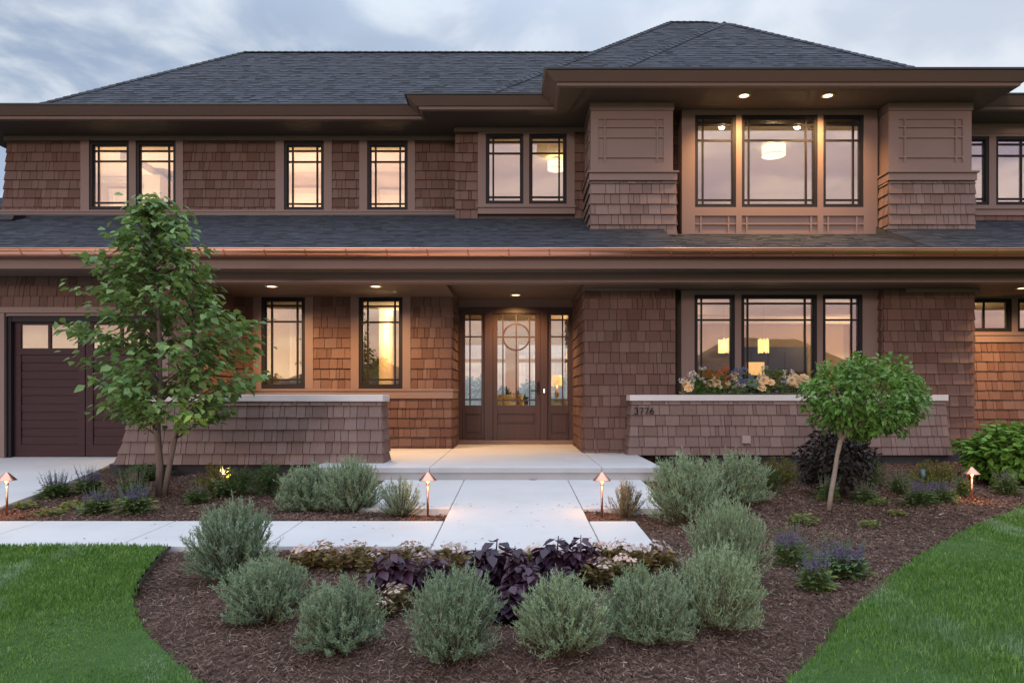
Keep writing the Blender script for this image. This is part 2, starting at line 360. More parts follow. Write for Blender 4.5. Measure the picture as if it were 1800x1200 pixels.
def water():
    m, t, b = mat('lake_water', 0.12, 0.5); b.inputs['Base Color'].default_value = (0.06, 0.11, 0.16, 1); bump(t, b, noise(t, 0.6, 4), 0.15, 0.1); return m
M['water'] = water()

# ------------------------------------------------------------------ shingle layers
def subtract(iv, cuts):
    out = [iv]
    for a, b in cuts:
        nxt = []
        for x, y in out:
            if b <= x or a >= y: nxt.append((x, y)); continue
            if a > x: nxt.append((x, a))
            if b < y: nxt.append((b, y))
        out = nxt
    return [(x, y) for x, y in out if y - x > 0.012]
def shingle_rows(mb, O, U, Nn, u_at, z0, z1, expo=0.168, holes=(), off=lambda z: 0.0, z_anchor=0.0, wmin=0.085, wmax=0.235, t_out=0.030):
    """courses of wood shingles on a vertical face. O origin (x,y), U horizontal unit, Nn outward unit; u_at(z)->(u0,u1)"""
    k0 = math.floor((z0 - z_anchor) / expo)
    z = z_anchor + k0 * expo
    while z < z1 - 0.004:
        a, b = max(z, z0), min(z + expo + 0.012, z1)
        if b - a > 0.01:
            ub = u_at(a); ut = u_at(b)
            cuts = [(h[0], h[1]) for h in holes if h[2] < (a+min(b, z+expo))/2 < h[3]]
            for (i0, i1) in subtract(ub, cuts):
                u = i0
                while u < i1 - 1e-4:
                    wd = random.uniform(wmin, wmax)
                    if random.random() < 0.18: wd = random.uniform(0.05, 0.085)
                    u2 = min(u + wd, i1)
                    if i1 - u2 < 0.045: u2 = i1
                    def s(uu, zz_is_top):
                        if not zz_is_top: return uu
                        if abs(uu - ub[0]) < 1e-6: return ut[0]
                        if abs(uu - ub[1]) < 1e-6: return ut[1]
                        return uu
                    g = 0.0036; dn = random.uniform(0, 0.005) if a == z else 0
                    ua, uc = u + g, u2 - g
                    ta, tcn = s(u, True) + g, s(u2, True) - g
                    ob = t_out + random.uniform(-0.003, 0.004); ot = 0.004
                    def P(uu, zz, oo):
                        oo += off(zz); return (O[0]+U[0]*uu+Nn[0]*oo, O[1]+U[1]*uu+Nn[1]*oo, zz)
                    zb = a - dn
                    p = [P(ua, zb, ob), P(uc, zb, ob), P(uc, zb, -0.01), P(ua, zb, -0.01), P(ta, b, ot), P(tcn, b, ot), P(tcn, b, -0.02), P(ta, b, -0.02)]
                    n = len(mb.v); mb.v += p; r = random.random()
                    for f in ((0,1,5,4), (0,3,2,1), (1,2,6,5), (3,0,4,7)):
                        mb.f.append(tuple(n+i for i in f)); mb.r.append(r)
                    u = u2
        z += expo
def siding(O, U, Nn, u_at, z0, z1, expo=0.168, holes=(), **k):
    """one siding part for each stretch of wall between full-height openings"""
    full = [h for h in holes if h[2] < z0+0.1 and h[3] > z1-0.1]
    iv = subtract(u_at((z0+z1)/2), [(h[0], h[1]) for h in full])
    for i, (a, b) in enumerate(iv):
        m = MB(); f = lambda z, a=a, b=b, i=i: (u_at(z)[0] if i == 0 else a, u_at(z)[1] if i == len(iv)-1 else b)
        shingle_rows(m, O, U, Nn, f, z0, z1, expo, [h for h in holes if h not in full], **k); hb(m, 'shingle_siding', M['shingle'])
def roof_face(mb, poly, expo=0.120, wmin=0.07, wmax=0.22):
    """asphalt tabs on a planar convex polygon; poly[0]->poly[1] is the eave"""
    P0, P1 = Vector(poly[0]), Vector(poly[1]); U = (P1-P0).normalized()
    nn = U.cross(Vector(poly[2])-P0).normalized()
    if nn.z < 0: nn = -nn
    V = nn.cross(U)
    if V.z < 0: V = -V
    q = [((Vector(p)-P0).dot(U), (Vector(p)-P0).dot(V)) for p in poly]
    vmax = max(b for a, b in q)
    def span(v):
        xs = []
        for i in range(len(q)):
            (a0, b0), (a1, b1) = q[i], q[(i+1) % len(q)]
            if abs(b0-b1) < 1e-9:
                if abs(b0-v) < 1e-6: xs += [a0, a1]
                continue
            t = (v-b0)/(b1-b0)
            if -1e-6 <= t <= 1+1e-6: xs.append(a0+(a1-a0)*t)
        return (min(xs), max(xs)) if xs else None
    mb.poly([Vector(p) - nn*0.012 for p in poly], 0.15)
    v = 0.0
    while v < vmax - 0.02:
        v2 = min(v+expo+0.01, vmax-1e-4); s0, s1 = span(v+1e-5), span(v2)
        if not s0 or not s1: break
        u = s0[0]
        while u < s0[1]-1e-3:
            u2 = min(u+random.uniform(wmin, wmax), s0[1])
            ta = max(u, s1[0]) if u > s0[0]+1e-6 else s1[0]; tb = min(u2, s1[1]) if u2 < s0[1]-1e-6 else s1[1]
            if tb < ta: ta = tb = min(max((ta+tb)/2, s1[0]), s1[1])
            th = random.choice((0.006, 0.007, 0.012)); r = random.random()
            if th > 0.01: r = 0.35+0.65*r
            else: r *= 0.7
            def W(uu, vv, o): return P0+U*uu+V*vv+nn*o
            a, b, c, d = W(u, v, th), W(u2, v, th), W(tb, v2, 0.002), W(ta, v2, 0.002)
            mb.quad(a, b, c, d, r); mb.quad(W(u, v, -0.01), W(u2, v, -0.01), b, a, r*0.3)
            u = u2
        v += expo

# ------------------------------------------------------------------ the house
house = empty('house', (0, 12.3, 0), 'two storey brown cedar shingle house with dark hipped roofs and lit windows', 'house')
HO = Vector((0, 12.3, 0))
def hb(mb, name, m, parent=None, smooth=False, bevel=0):     # build in world coordinates, hang under the house
    o = mb.build(name, m, None, smooth, bevel); par = parent or house
    o.parent = par; o.matrix_parent_inverse = Matrix.Translation(-HO)
    return o
def hb_sub(mb, name, m, part, smooth=False):                 # sub-part under a part that itself sits at the house origin
    o = mb.build(name, m, None, smooth); o.parent = part; return o
def hroot(name):
    o = bpy.data.objects.new(name, None); COL.objects.link(o); return o

def core(mb, x0, x1, Y, z0, z1, holes, th=0.16):
    xs = sorted({x0, x1, *[min(max(h[i], x0), x1) for h in holes for i in (0, 1)]}); zs = sorted({z0, z1, *[min(max(h[i], z0), z1) for h in holes for i in (2, 3)]})
    for i in range(len(xs)-1):
        for j in range(len(zs)-1):
            cx, cz = (xs[i]+xs[i+1])/2, (zs[j]+zs[j+1])/2
            if xs[i+1]-xs[i] < 1e-4 or zs[j+1]-zs[j] < 1e-4: continue
            if any(h[0] < cx < h[1] and h[2] < cz < h[3] for h in holes): continue
            mb.box(xs[i], xs[i+1], Y, Y+th, zs[j], zs[j+1])
def rect(l, r, t, b, Y): return (PX(l, Y), PX(r, Y), PZ(b, Y), PZ(t, Y))

def window(l, r, t, b, Y, vs, hs, fpx=5.0, label=None, mpx=3.2):
    x0, x1, z0, z1 = rect(l, r, t, b, Y); fw = fpx*Y/F
    m = MB()
    for a in ((x0, x1, z1-fw, z1), (x0, x1, z0, z0+fw*1.1), (x0, x0+fw, z0+fw*1.1, z1-fw), (x1-fw, x1, z0+fw*1.1, z1-fw)):
        m.box(a[0], a[1], Y-0.012, Y+0.08, a[2], a[3])
    sw = 0.012                                             # inner sash step
    ix0, ix1, iz0, iz1 = x0+fw, x1-fw, z0+fw*1.1, z1-fw
    for a in ((ix0, ix1, iz1-sw, iz1), (ix0, ix1, iz0, iz0+sw), (ix0, ix0+sw, iz0+sw, iz1-sw), (ix1-sw, ix1, iz0+sw, iz1-sw)):
        m.box(a[0], a[1], Y+0.012, Y+0.075, a[2], a[3])
    o = hb(m, 'window', M['frame'])
    if label: o['label'] = label
    g = MB(); g.box(ix0+sw*0.5, ix1-sw*0.5, Y+0.038, Y+0.044, iz0+sw*0.5, iz1-sw*0.5); hb_sub(g, 'pane', M['glass'], o)
    q = MB(); mw = mpx*Y/F/2
    cols = []
    for v in vs:
        x = PX(v, Y); q.box(x-mw, x+mw, Y+0.02, Y+0.037, iz0+sw, iz1-sw); cols.append(x)
    cols = [ix0+sw] + sorted(cols) + [ix1-sw]
    for h in hs:
        z = PZ(h, Y)
        for i in range(len(cols)-1):
            a = cols[i] + (mw if i else 0); c = cols[i+1] - (mw if i < len(cols)-2 else 0)
            q.box(a, c, Y+0.021, Y+0.036, z-mw, z+mw)
    hb_sub(q, 'muntins', M['frame'], o)
    return (x0, x1, z0, z1)

SOF_U = 5.69          # upper soffit
CEIL = 2.62           # porch ceiling
coreM = MB(); trimM = MB()

# ---- upper left wall
YL = 13.1; H = []
H.append(window(158, 228, 250, 369, YL, [172], [265, 283, 356]))
H.append(window(240, 310, 250, 369, YL, [296], [265, 283, 356]))
H.append(window(500, 570, 251, 370, YL, [514, 557], [265, 284, 358]))
H.append(window(646, 717, 251, 370, YL, [660, 703], [265, 284, 358]))
xl, xr = PX(14, YL), PX(803, YL)
core(coreM, xl+0.02, xr, YL+0.025, 4.0, SOF_U-0.002, H)
ztop, zbot = PZ(248, YL), PZ(370, YL)
sh = [(PX(143, YL), PX(323, YL), 4, 6), (PX(485, YL), PX(584, YL), 4, 6), (PX(632, YL), PX(730, YL), 4, 6)]
siding( (0, YL), (1, 0), (0, -1), lambda z: (xl - 0.075*(ztop-z), xr), zbot, ztop, 0.168, sh, z_anchor=zbot+0.06)
# left end wall of the upper storey
siding( (xl, YL), (0, 1), (-1, 0), lambda z: (0, 6.5), zbot, ztop, 0.168, off=lambda z: 0.075*(ztop-z), z_anchor=zbot+0.06)
coreM.box(xl+0.02, xl+0.18, YL+0.2, 20, 4.0, SOF_U-0.002)
def casing(Y, l, r, t, b, proud=0.03, back=0.05): 
    x0, x1, z0, z1 = rect(l, r, t, b, Y); trimM.box(x0, x1, Y-proud, Y+back, z0, z1)
for l, r in ((143, 158), (228, 240), (310, 323), (485, 500), (570, 584), (632, 646), (717, 730)): casing(YL, l, r, 248.2, 369.8)
trimM.box(xl-0.05, xr, YL-0.036, YL+0.05, ztop, SOF_U-0.004)
trimM.box(xl-0.14, xr, YL-0.05, YL+0.05, PZ(373.5, YL), zbot); trimM.box(xl-0.12, xr, YL-0.036, YL+0.05, PZ(380.5, YL), PZ(373.5, YL)-0.002)

def flush_trim():
    global trimM
    if trimM.v: hb(trimM, 'trim_boards', M['trim']); trimM = MB()

flush_trim()
# ---- middle bay
YM = 12.7; H = []
H.append(window(854, 920, 236, 359, YM, [867], [249, 269, 346]))
H.append(window(930, 996, 236, 359, YM, [983], [249, 269, 346]))
xm0, xm1 = PX(800, YM), PX(1060, YM)
core(coreM, xm0+0.02, xm1, YM+0.025, 3.8, SOF_U-0.002, H)
ztm = PZ(233, YM); zbm = PZ(392, YM)
siding( (0, YM), (1, 0), (0, -1), lambda z: (xm0, xm1), zbm, ztm, 0.168, [(PX(840, YM), PX(1010, YM), PZ(377, YM), 6)], z_anchor=PZ(384.5, YM))
coreM.box(xm0+0.02, xm0+0.18, YM+0.2, YL+0.02, 3.8, SOF_U-0.002)
for l, r in ((840, 854), (920, 930), (996, 1010)): casing(YM, l, r, 233.2, 363)
casing(YM, 854, 920, 233.2, 236); casing(YM, 930, 996, 233.2, 236); casing(YM, 854, 920, 359, 363); casing(YM, 930, 996, 359, 363)
trimM.box(xm0-0.012, xm1, YM-0.04, YM+0.05, ztm, SOF_U-0.004)
casing(YM, 838.5, 1012, 363.3, 366, 0.075, 0.03); casing(YM, 840, 1010.5, 366.3, 377, 0.05, 0.03)

flush_trim()
# ---- tower: two shingled columns and the window bay between them
YC, YB = 11.6, 11.9
H = []
H.append(window(1221, 1293, 203, 365, YB, [1236], [219, 246, 351]))
H.append(window(1303, 1436, 203, 365, YB, [1317, 1418], [219, 246, 351]))
H.append(window(1446, 1517, 203, 365, YB, [1501], [219, 246, 351]))
bx0, bx1 = PX(1198, YB), PX(1541, YB)
core(coreM, bx0+0.03, bx1-0.03, YB+0.03, 3.4, SOF_U-0.002, H)
coreM.box(2.3, 6.3, YB+0.45, YB+0.5, 3.4, PZ(420, YB)-0.1)
# bay face in painted boards: holes for windows, recessed lattice panels under them
pz0, pz1 = PZ(412, YB), PZ(380, YB)
PAN = [(PX(a, YB), PX(b, YB), pz0, pz1) for a, b in ((1221, 1293), (1303, 1436), (1446, 1517))]
core(trimM, bx0, bx1, YB-0.03, 3.35, SOF_U-0.004, [*H, *PAN], 0.06)
for (a, b, c, d) in PAN: trimM.box(a, b, YB+0.005, YB+0.028, c, d)
latM = MB()
for (a, b, c, d), vs in zip(PAN, ((1231.5, 1280), (1312, 1425), (1455, 1505))):
    xs = [PX(v, YB) for v in vs]
    for x in xs: latM.box(x-0.014, x+0.014, YB-0.022, YB+0.004, c, d)
    for h in (394, 411):
        z = PZ(h, YB); e = [a] + [q for x in xs for q in (x-0.014, x+0.014)] + [b]
        for i in range(0, 6, 2): latM.box(e[i], e[i+1], YB-0.02, YB+0.004, z-0.013, z+0.013)
hb(latM, 'lattice_panel', M['trim'])
# recess beside the bay, left and right
coreM.box(PX(1178, YB), bx0+0.03, YB+0.32, YB+0.4, 3.4, SOF_U-0.002); coreM.box(bx1-0.03, PX(1566, YB), YB+0.32, YB+0.4, 3.4, SOF_U-0.002)
trimM.box(bx0, bx0+0.05, YB+0.031, YB+0.319, 3.4, SOF_U-0.004); trimM.box(bx1-0.05, bx1, YB+0.031, YB+0.319, 3.4, SOF_U-0.004)
rw = MB()
rw2 = MB()
shingle_rows(rw, (0, YB+0.31), (1, 0), (0, -1), lambda z: (PX(1180, YB), bx0-0.002), 3.4, SOF_U-0.01); shingle_rows(rw2, (0, YB+0.31), (1, 0), (0, -1), lambda z: (bx1+0.002, PX(1566, YB)), 3.4, SOF_U-0.01)
hb(rw, 'shingle_siding', M['shingle']); hb(rw2, 'shingle_siding', M['shingle'])
def column(l, r, vs, zbase, depth_back):
    x0, x1 = PX(l, YC), PX(r, YC); zl0, zl1 = PZ(318, YC), PZ(302, YC)
    m = MB(); m.box(x0+0.03, x1-0.03, YC+0.03, depth_back, zbase-0.35, SOF_U-0.002); c = hb(m, 'column', M['core'])
    # painted upper box
    b = MB(); lx0, lx1 = PX(vs[0]-11, YC), PX(vs[1]+11, YC); la, lb = PZ(286, YC), PZ(209.5, YC)
    core(b, x0, x1, YC, zl1, SOF_U-0.004, [(lx0, lx1, la, lb)], 0.029); b.box(lx0, lx1, YC+0.018, YC+0.029, la, lb)
    for xa, xb in ((x0, x0+0.029), (x1-0.029, x1)): b.box(xa, xb, YC+0.0295, depth_back, zl1, SOF_U-0.004)
    b.box(x0-0.015, x1+0.015, YC-0.02, YC-0.0005, PZ(194.5, YC), SOF_U-0.006)
    for xa, xb in ((x0-0.015, x0-0.0005), (x1+0.0005, x1+0.015)): b.box(xa, xb, YC-0.0004, depth_back, PZ(194.5, YC), SOF_U-0.006)
    hb_sub(b, 'upper_box', M['trim'], c)
    q = MB(); xs = [PX(v, YC) for v in vs]; mw = 0.014
    for x in xs: q.box(x-mw, x+mw, YC-0.004, YC+0.017, la, lb-0.001)
    e = [lx0] + [k for x in xs for k in (x-mw, x+mw)] + [lx1]
    for h in (223, 241, 276):
        z = PZ(h, YC)
        for i in range(0, 6, 2): q.box(e[i], e[i+1], YC-0.003, YC+0.017, z-mw*0.9, z+mw*0.9)
    hb_sub(q, 'lattice_panel', M['trim'], c)
    g = MB(); g.box(x0-0.05, x1+0.085, YC-0.075, depth_back, PZ(305, YC), zl1-0.002); g.box(x0-0.025, x1+0.06, YC-0.045, depth_back, zl0, PZ(305, YC)-0.002)
    hb_sub(g, 'ledge', M['trim'], c)
    s = MB()
    shingle_rows(s, (0, YC), (1, 0), (0, -1), lambda z: (x0, x1+0.045), zbase-0.3, zl0-0.001, 0.168, z_anchor=PZ(322.5, YC))
    for X, sg in ((x0, -1), (x1+0.045, 1)):
        shingle_rows(s, (X, YC), (0, 1), (sg, 0), lambda z: (-0.005, depth_back-YC), zbase-0.3, zl0-0.001, 0.168, z_anchor=PZ(322.5, YC))
    # left side lattice stripes of the upper box
    sd = MB()
    if l < 1200:
        for h in (223, 241, 276):
            z = PZ(h, YC); sd.box(x0-0.013, x0-0.001, YC+0.15, depth_back-0.25, z-0.013, z+0.013)
        for yy in (YC+0.24, depth_back-0.34): sd.box(x0-0.012, x0-0.001, yy-0.013, yy+0.013, la, lb)
        hb_sub(sd, 'side_lattice', M['trim'], c)
    hb_sub(s, 'shingle_siding', M['shingle_grey'], c)
column(1038.5, 1183, (1063, 1155.5), 3.6, YM+0.02)
column(1562, 1708, (1591, 1681), 3.55, 12.52)

flush_trim()
# ---- upper right wall
YR = 12.5; H = []
H.append(window(1664, 1737, 241, 361, YR, [1678], [253, 273, 349]))
H.append(window(1749, 1822, 241, 361, YR, [1797], [253, 273, 349]))
core(coreM, PX(1650, YR), 9.6, YR+0.025, 3.7, SOF_U-0.002, H)
siding( (0, YR), (1, 0), (0, -1), lambda z: (PX(1690, YR), 9.6), 3.75, PZ(236, YR), 0.168, [(PX(1640, YR), PX(1838, YR), PZ(379, YR), 6)], z_anchor=PZ(388, YR))
for l, r in ((1650, 1664), (1737, 1749), (1822, 1838)): casing(YR, l, r, 236.2, 366)
casing(YR, 1664, 1737, 236.2, 241); casing(YR, 1749, 1822, 236.2, 241); casing(YR, 1664, 1737, 361, 366); casing(YR, 1749, 1822, 361, 366)
trimM.box(PX(1650, YR), 9.62, YR-0.036, YR+0.05, PZ(236, YR), SOF_U-0.004)
casing(YR, 1650, 1840, 366.3, 369, 0.07, 0.03); casing(YR, 1650, 1838, 369.3, 379.5, 0.045, 0.03)

flush_trim()
# ---- ground floor, left of the entry
Y1 = 12.3; H = []
H.append(window(460, 537, 522.5, 683, Y1, [477, 522], [537, 565, 667], 6))
H.append(window(631, 708, 522.5, 683, Y1, [646, 694], [538, 566, 667], 6))
XE0, XE1 = -1.10, 1.10
x40 = PX(405, Y1)
core(coreM, x40-0.6, XE0-0.02, Y1+0.025, -0.1, 2.9, H)
zs0, zs1 = PZ(700, Y1), PZ(683, Y1)
siding( (0, Y1), (1, 0), (0, -1), lambda z: (x40-0.5, XE0), zs1, CEIL, 0.177, [(PX(446, Y1), PX(551, Y1), 0, 6), (PX(617, Y1), PX(722, Y1), 0, 6)], z_anchor=zs1)
siding( (0, Y1), (1, 0), (0, -1), lambda z: (x40-0.5, XE0), 0.0, zs0, 0.165, off=lambda z: 0.03*max(0, 0.35-z), z_anchor=zs0)
for l, r in ((446, 460), (537, 551), (617, 631), (708, 722)): casing(Y1, l, r, 518, 682.8)
casing(Y1, 460, 537, 518, 522.3); casing(Y1, 631, 708, 518, 522.3)
trimM.box(x40-0.5, XE0+0.035, Y1-0.06, Y1+0.03, PZ(687, Y1), zs1-0.001); trimM.box(x40-0.5, XE0+0.02, Y1-0.045, Y1+0.03, zs0, PZ(687, Y1)-0.002)
# entry side walls
YD = 13.4; YP = 11.37
siding( (XE0, Y1), (0, 1), (1, 0), lambda z: (0, YD-Y1), zs1, CEIL+0.06, 0.177, z_anchor=zs1)
siding( (XE0, Y1), (0, 1), (1, 0), lambda z: (0, YD-Y1), 0.0, zs0, 0.165, z_anchor=zs0)
trimM.box(XE0-0.02, XE0+0.035, Y1+0.031, YD, PZ(687, Y1), zs1-0.001); trimM.box(XE0-0.02, XE0+0.02, Y1+0.031, YD, zs0, PZ(687, Y1)-0.002)
coreM.box(XE0-0.18, XE0-0.02, Y1+0.2, YD+0.15, 0, 2.9)
siding( (XE1, YP), (0, 1), (-1, 0), lambda z: (0, YD-YP), 0.0, CEIL+0.06, 0.172, z_anchor=0.06)
coreM.box(XE1+0.02, XE1+0.18, YP+0.19, YD+0.15, 0, 2.9)
flush_trim()
# the pier right of the entry, the far pier, the bay between them
XP0, XP1, XQ0, XQ1 = XE1, PX(1187, YP), PX(1552, YP), PX(1712, YP)
siding( (0, YP), (1, 0), (0, -1), lambda z: (XP0, XP1), 0.0, CEIL+0.01, 0.172, z_anchor=0.06)
coreM.box(XP0+0.02, XP1-0.02, YP+0.025, YP+0.18, 0, 2.9)
pierM = MB()
shingle_rows(pierM, (0, YP), (1, 0), (0, -1), lambda z: (XQ0, XQ1 + 0.05*max(0, 0.55-z)), -0.09, CEIL+0.01, 0.172, off=lambda z: 0.07*max(0, 0.6-z), z_anchor=0.06)
shingle_rows(pierM, (XQ0, YP), (0, 1), (-1, 0), lambda z: (0, 0.3), 0.5, CEIL+0.01, 0.172, z_anchor=0.06)
shingle_rows(pierM, (XQ1, YP), (0, 1), (1, 0), lambda z: (0, 1.1), -0.09, CEIL+0.01, 0.172, z_anchor=0.06)
hb(pierM, 'shingle_siding', M['shingle'])
coreM.box(XQ0+0.02, XQ1-0.02, YP+0.025, YP+1.1, -0.1, 2.9)
YQ = 11.52; H = []
H.append(window(1220, 1291, 518, 690, YQ, [1233.5], [533, 562, 666], 5.5))
H.append(window(1302, 1435, 518, 690, YQ, [1315, 1416], [533, 562, 666], 5.5))
H.append(window(1445, 1515, 518, 690, YQ, [1498], [533, 562, 666], 5.5))
qx0, qx1 = PX(1197, YQ), PX(1543, YQ)
core(trimM, qx0, qx1, YQ-0.03, 0.85, CEIL-0.004, H, 0.06)
core(coreM, qx0+0.03, qx1-0.03, YQ+0.031, -0.1, 2.9, H)
coreM.box(XP1-0.05, qx0+0.03, YQ+0.12, YQ+0.2, 0, 2.9); coreM.box(qx1-0.03, XQ0+0.05, YQ+0.12, YQ+0.2, 0, 2.9)
# frieze blocks on top of the piers
trimM.box(XP0-0.03, PX(1158, YP), YP-0.06, YP+0.02, PZ(511, YP), CEIL-0.002)
trimM.box(PX(1590, YP), PX(1718, YP), YP-0.06, YP+0.02, PZ(514, YP), CEIL-0.002)
flush_trim()
# ---- ground floor far right
YS = 12.4; H = []
H.append(window(1690, 1777, 525, 583, YS, [1731], [], 5))
H.append(window(1787, 1874, 525, 583, YS, [1828], [], 5))
core(coreM, XQ1-0.1, 10.2, YS+0.025, -0.1, 2.9, H)
siding( (0, YS), (1, 0), (0, -1), lambda z: (XQ1-0.1, 10.2), -0.12, PZ(601.5, YS), 0.166, z_anchor=PZ(601.5, YS))
siding( (0, YS), (1, 0), (0, -1), lambda z: (PX(1888, YS), 10.2), PZ(601.5, YS), CEIL, 0.166, z_anchor=PZ(601.5, YS))
casing(YS, 1680, 1690, 519, 586); casing(YS, 1777, 1787, 519, 586); casing(YS, 1874, 1888, 519, 586)
for l, r in ((1690, 1777), (1787, 1874)): casing(YS, l, r, 519, 524.8); casing(YS, l, r, 583.2, 586)
trimM.box(XQ1-0.1, 10.2, YS-0.07, YS+0.03, PZ(589.5, YS), PZ(586.3, YS)); trimM.box(XQ1-0.1, 10.2, YS-0.045, YS+0.03, PZ(601.3, YS), PZ(589.5, YS)-0.002)

flush_trim()
# ---- garage block on the left
YGA = 11.03; gx1 = PX(355, YGA); gd0, gd1 = PX(22, 11.1), PX(274, 11.1); gtop = PZ(558, 11.1)
core(coreM, -12.2, gx1-0.02, YGA+0.025, -0.25, 2.95, [(gd0-0.1, gd1+0.1, -1, gtop+0.06)], 0.05)
siding( (0, YGA), (1, 0), (0, -1), lambda z: (-12.2, gx1), -0.2, 2.757, 0.172, [(gd0-0.24, gd1+0.24, -1, PZ(540, YGA))], z_anchor=PZ(540, YGA))
siding( (gx1, YGA), (0, 1), (1, 0), lambda z: (0, Y1-YGA), -0.1, 2.757, 0.172, z_anchor=PZ(540, YGA))
coreM.box(gx1-0.18, gx1-0.02, YGA+0.08, Y1+0.1, -0.1, 2.9)
trimM.box(gd0-0.24, gd1+0.24, YGA-0.045, YGA+0.02, PZ(550, YGA), PZ(540, YGA)-0.001)
trimM.box(gd0-0.24, gd0-0.06, YGA-0.03, YGA+0.02, -0.2, PZ(550, YGA)-0.002); trimM.box(gd1+0.06, gd1+0.24, YGA-0.03, YGA+0.02, -0.2, PZ(550, YGA)-0.002)
trimM.box(gd0-0.0585, gd1+0.0585, YGA+0.001, YGA+0.3, gtop+0.02, PZ(550, YGA)-0.002)
gfm = MB(); gfm.box(gd0-0.13, gd0+0.005, YGA+0.03, YGA+0.28, -0.15, gtop+0.018); gfm.box(gd1-0.005, gd1+0.13, YGA+0.03, YGA+0.28, -0.15, gtop+0.018); gfm.box(gd0+0.006, gd1-0.006, YGA+0.04, YGA+0.28, gtop-0.07, gtop+0.018)
hb(gfm, 'garage_door_frame', M['frame'])
YGD = 11.14; zb = PZ(803, 11.1); gm = MB(); wtop, wbot = PZ(571, YGD), PZ(612, YGD)
gcx = (gd0+gd1)/2
leafs = [(gd0, gcx-0.008), (gcx+0.008, gd1)]
win_rects = []
for a, b in leafs:
    st = 0.11; wm = (a+b)/2
    gm.box(a, a+st, YGD-0.012, YGD+0.04, zb, gtop-0.07); gm.box(b-st, b, YGD-0.012, YGD+0.04, zb, gtop-0.07)
    gm.box(a+st, b-st, YGD-0.012, YGD+0.04, wtop, gtop-0.07); gm.box(a+st, b-st, YGD-0.012, YGD+0.04, zb, zb+0.19)
    gm.box(a+st, b-st, YGD-0.012, YGD+0.04, wbot-0.1, wbot)
    gm.box(wm-0.02, wm+0.02, YGD-0.012, YGD+0.04, wbot, wtop)
    z = zb+0.19
    nb = 11; hh = (wbot-0.1-z)/nb
    for k in range(nb): gm.box(a+st, b-st, YGD+0.004+0.006*(k % 2), YGD+0.04, z+k*hh+0.006, z+(k+1)*hh-0.006)
    gm.box(a+st, b-st, YGD+0.022, YGD+0.039, z, wbot-0.1)
    win_rects += [(a+st, wm-0.02), (wm+0.02, b-st)]
gdo = hb(gm, 'garage_door', M['garage'])
for a, b in win_rects:
    g = MB(); g.box(a, b, YGD+0.008, YGD+0.014, wbot, wtop); hb_sub(g, 'pane', M['glass'], gdo)

hb(coreM, 'wall', M['core']); hb(trimM, 'trim_boards', M['trim'])

# ---- front door with sidelights
YF = YD
fr = MB()
fx0, fx1, fz1 = PX(807, YF), PX(1006, YF), PZ(541, YF)
zsill = PZ(773, YF)
for l, r in ((807, 813), (852, 866), (950, 962), (1000, 1006)): fr.box(PX(l, YF), PX(r, YF), YF-0.03, YF+0.12, zsill, fz1-0.1)
fr.box(fx0, fx1, YF-0.035, YF+0.12, fz1-0.1, fz1); 
ent = hb(fr, 'entry_frame', M['door'])
si = MB(); si.box(XE0+0.01, XE1-0.01, YF-0.06, YF+0.12, 0.0, zsill-0.001); hb_sub(si, 'sill', M['trim'], ent)
sv = MB(); sv.box(XE0, fx0-0.001, YF-0.02, YF+0.1, zsill, 2.72); sv.box(fx1+0.001, XE1, YF-0.02, YF+0.1, zsill, 2.72); sv.box(fx0, fx1, YF-0.02, YF+0.1, fz1+0.001, 2.72); hb_sub(sv, 'side_casing', M['trim'], ent)
def leaf(name, l, r, gl, gr, label=None):
    m = MB(); x0, x1, a, b = PX(l, YF)+0.003, PX(r, YF)-0.003, PX(gl, YF), PX(gr, YF)
    zt, g1, g0 = fz1-0.105, PZ(553.5, YF), PZ(712, YF); p1, p0 = PZ(727, YF), PZ(745, YF); zb_ = zsill+0.006
    y0, y1 = YF+0.01, YF+0.06
    m.box(x0, a, y0, y1, zb_, zt); m.box(b, x1, y0, y1, zb_, zt); m.box(a, b, y0, y1, g1, zt); m.box(a, b, y0, y1, p1, g0); m.box(a, b, y0, y1, zb_, p0 if name == 'front_door' else PZ(762, YF))
    lo = p0 if name == 'front_door' else PZ(762, YF)
    m.box(a, b, y0+0.02, y1, lo, p1); m.box(a+0.03, b-0.03, y0+0.008, y0+0.0195, lo+0.03, p1-0.03)
    o = hb(m, name, M['door'], bevel=0.004)
    if label: o['label'] = label
    g = MB(); g.box(a, b, y0+0.022, y0+0.028, g0, g1); hb_sub(g, 'pane', M['glass'], o)
    return o, a, b, g0, g1, y0
def bars(o, vs, hs, y0):
    q = MB(); w2 = 0.013
    for x, z0, z1 in vs: q.box(x-w2, x+w2, y0+0.004, y0+0.021, z0, z1)
    for z, x0, x1 in hs: q.box(x0, x1, y0+0.005, y0+0.0205, z-w2, z+w2)
    return q
for l, r, gl, gr, v in ((813, 852, 817.5, 846, 826), (962, 1000, 969, 998.5, 989)):
    o, a, b, g0, g1, y0 = leaf('sidelight', l, r, gl, gr)
    x = PX(v, YF); q = bars(o, [(x, g0, g1)], [(PZ(h, YF), s, e) for h in (562, 591.5, 702) for s, e in ((a, x-0.013), (x+0.013, b))], y0); hb_sub(q, 'muntins', M['door'], o)
o, a, b, g0, g1, y0 = leaf('front_door', 866, 950, 874.5, 940.5)
xa, xb, xc = PX(884, YF), PX(931, YF), PX(907.5, YF); w2 = 0.013; zc, rc = PZ(592, YF), 23.2*YF/F
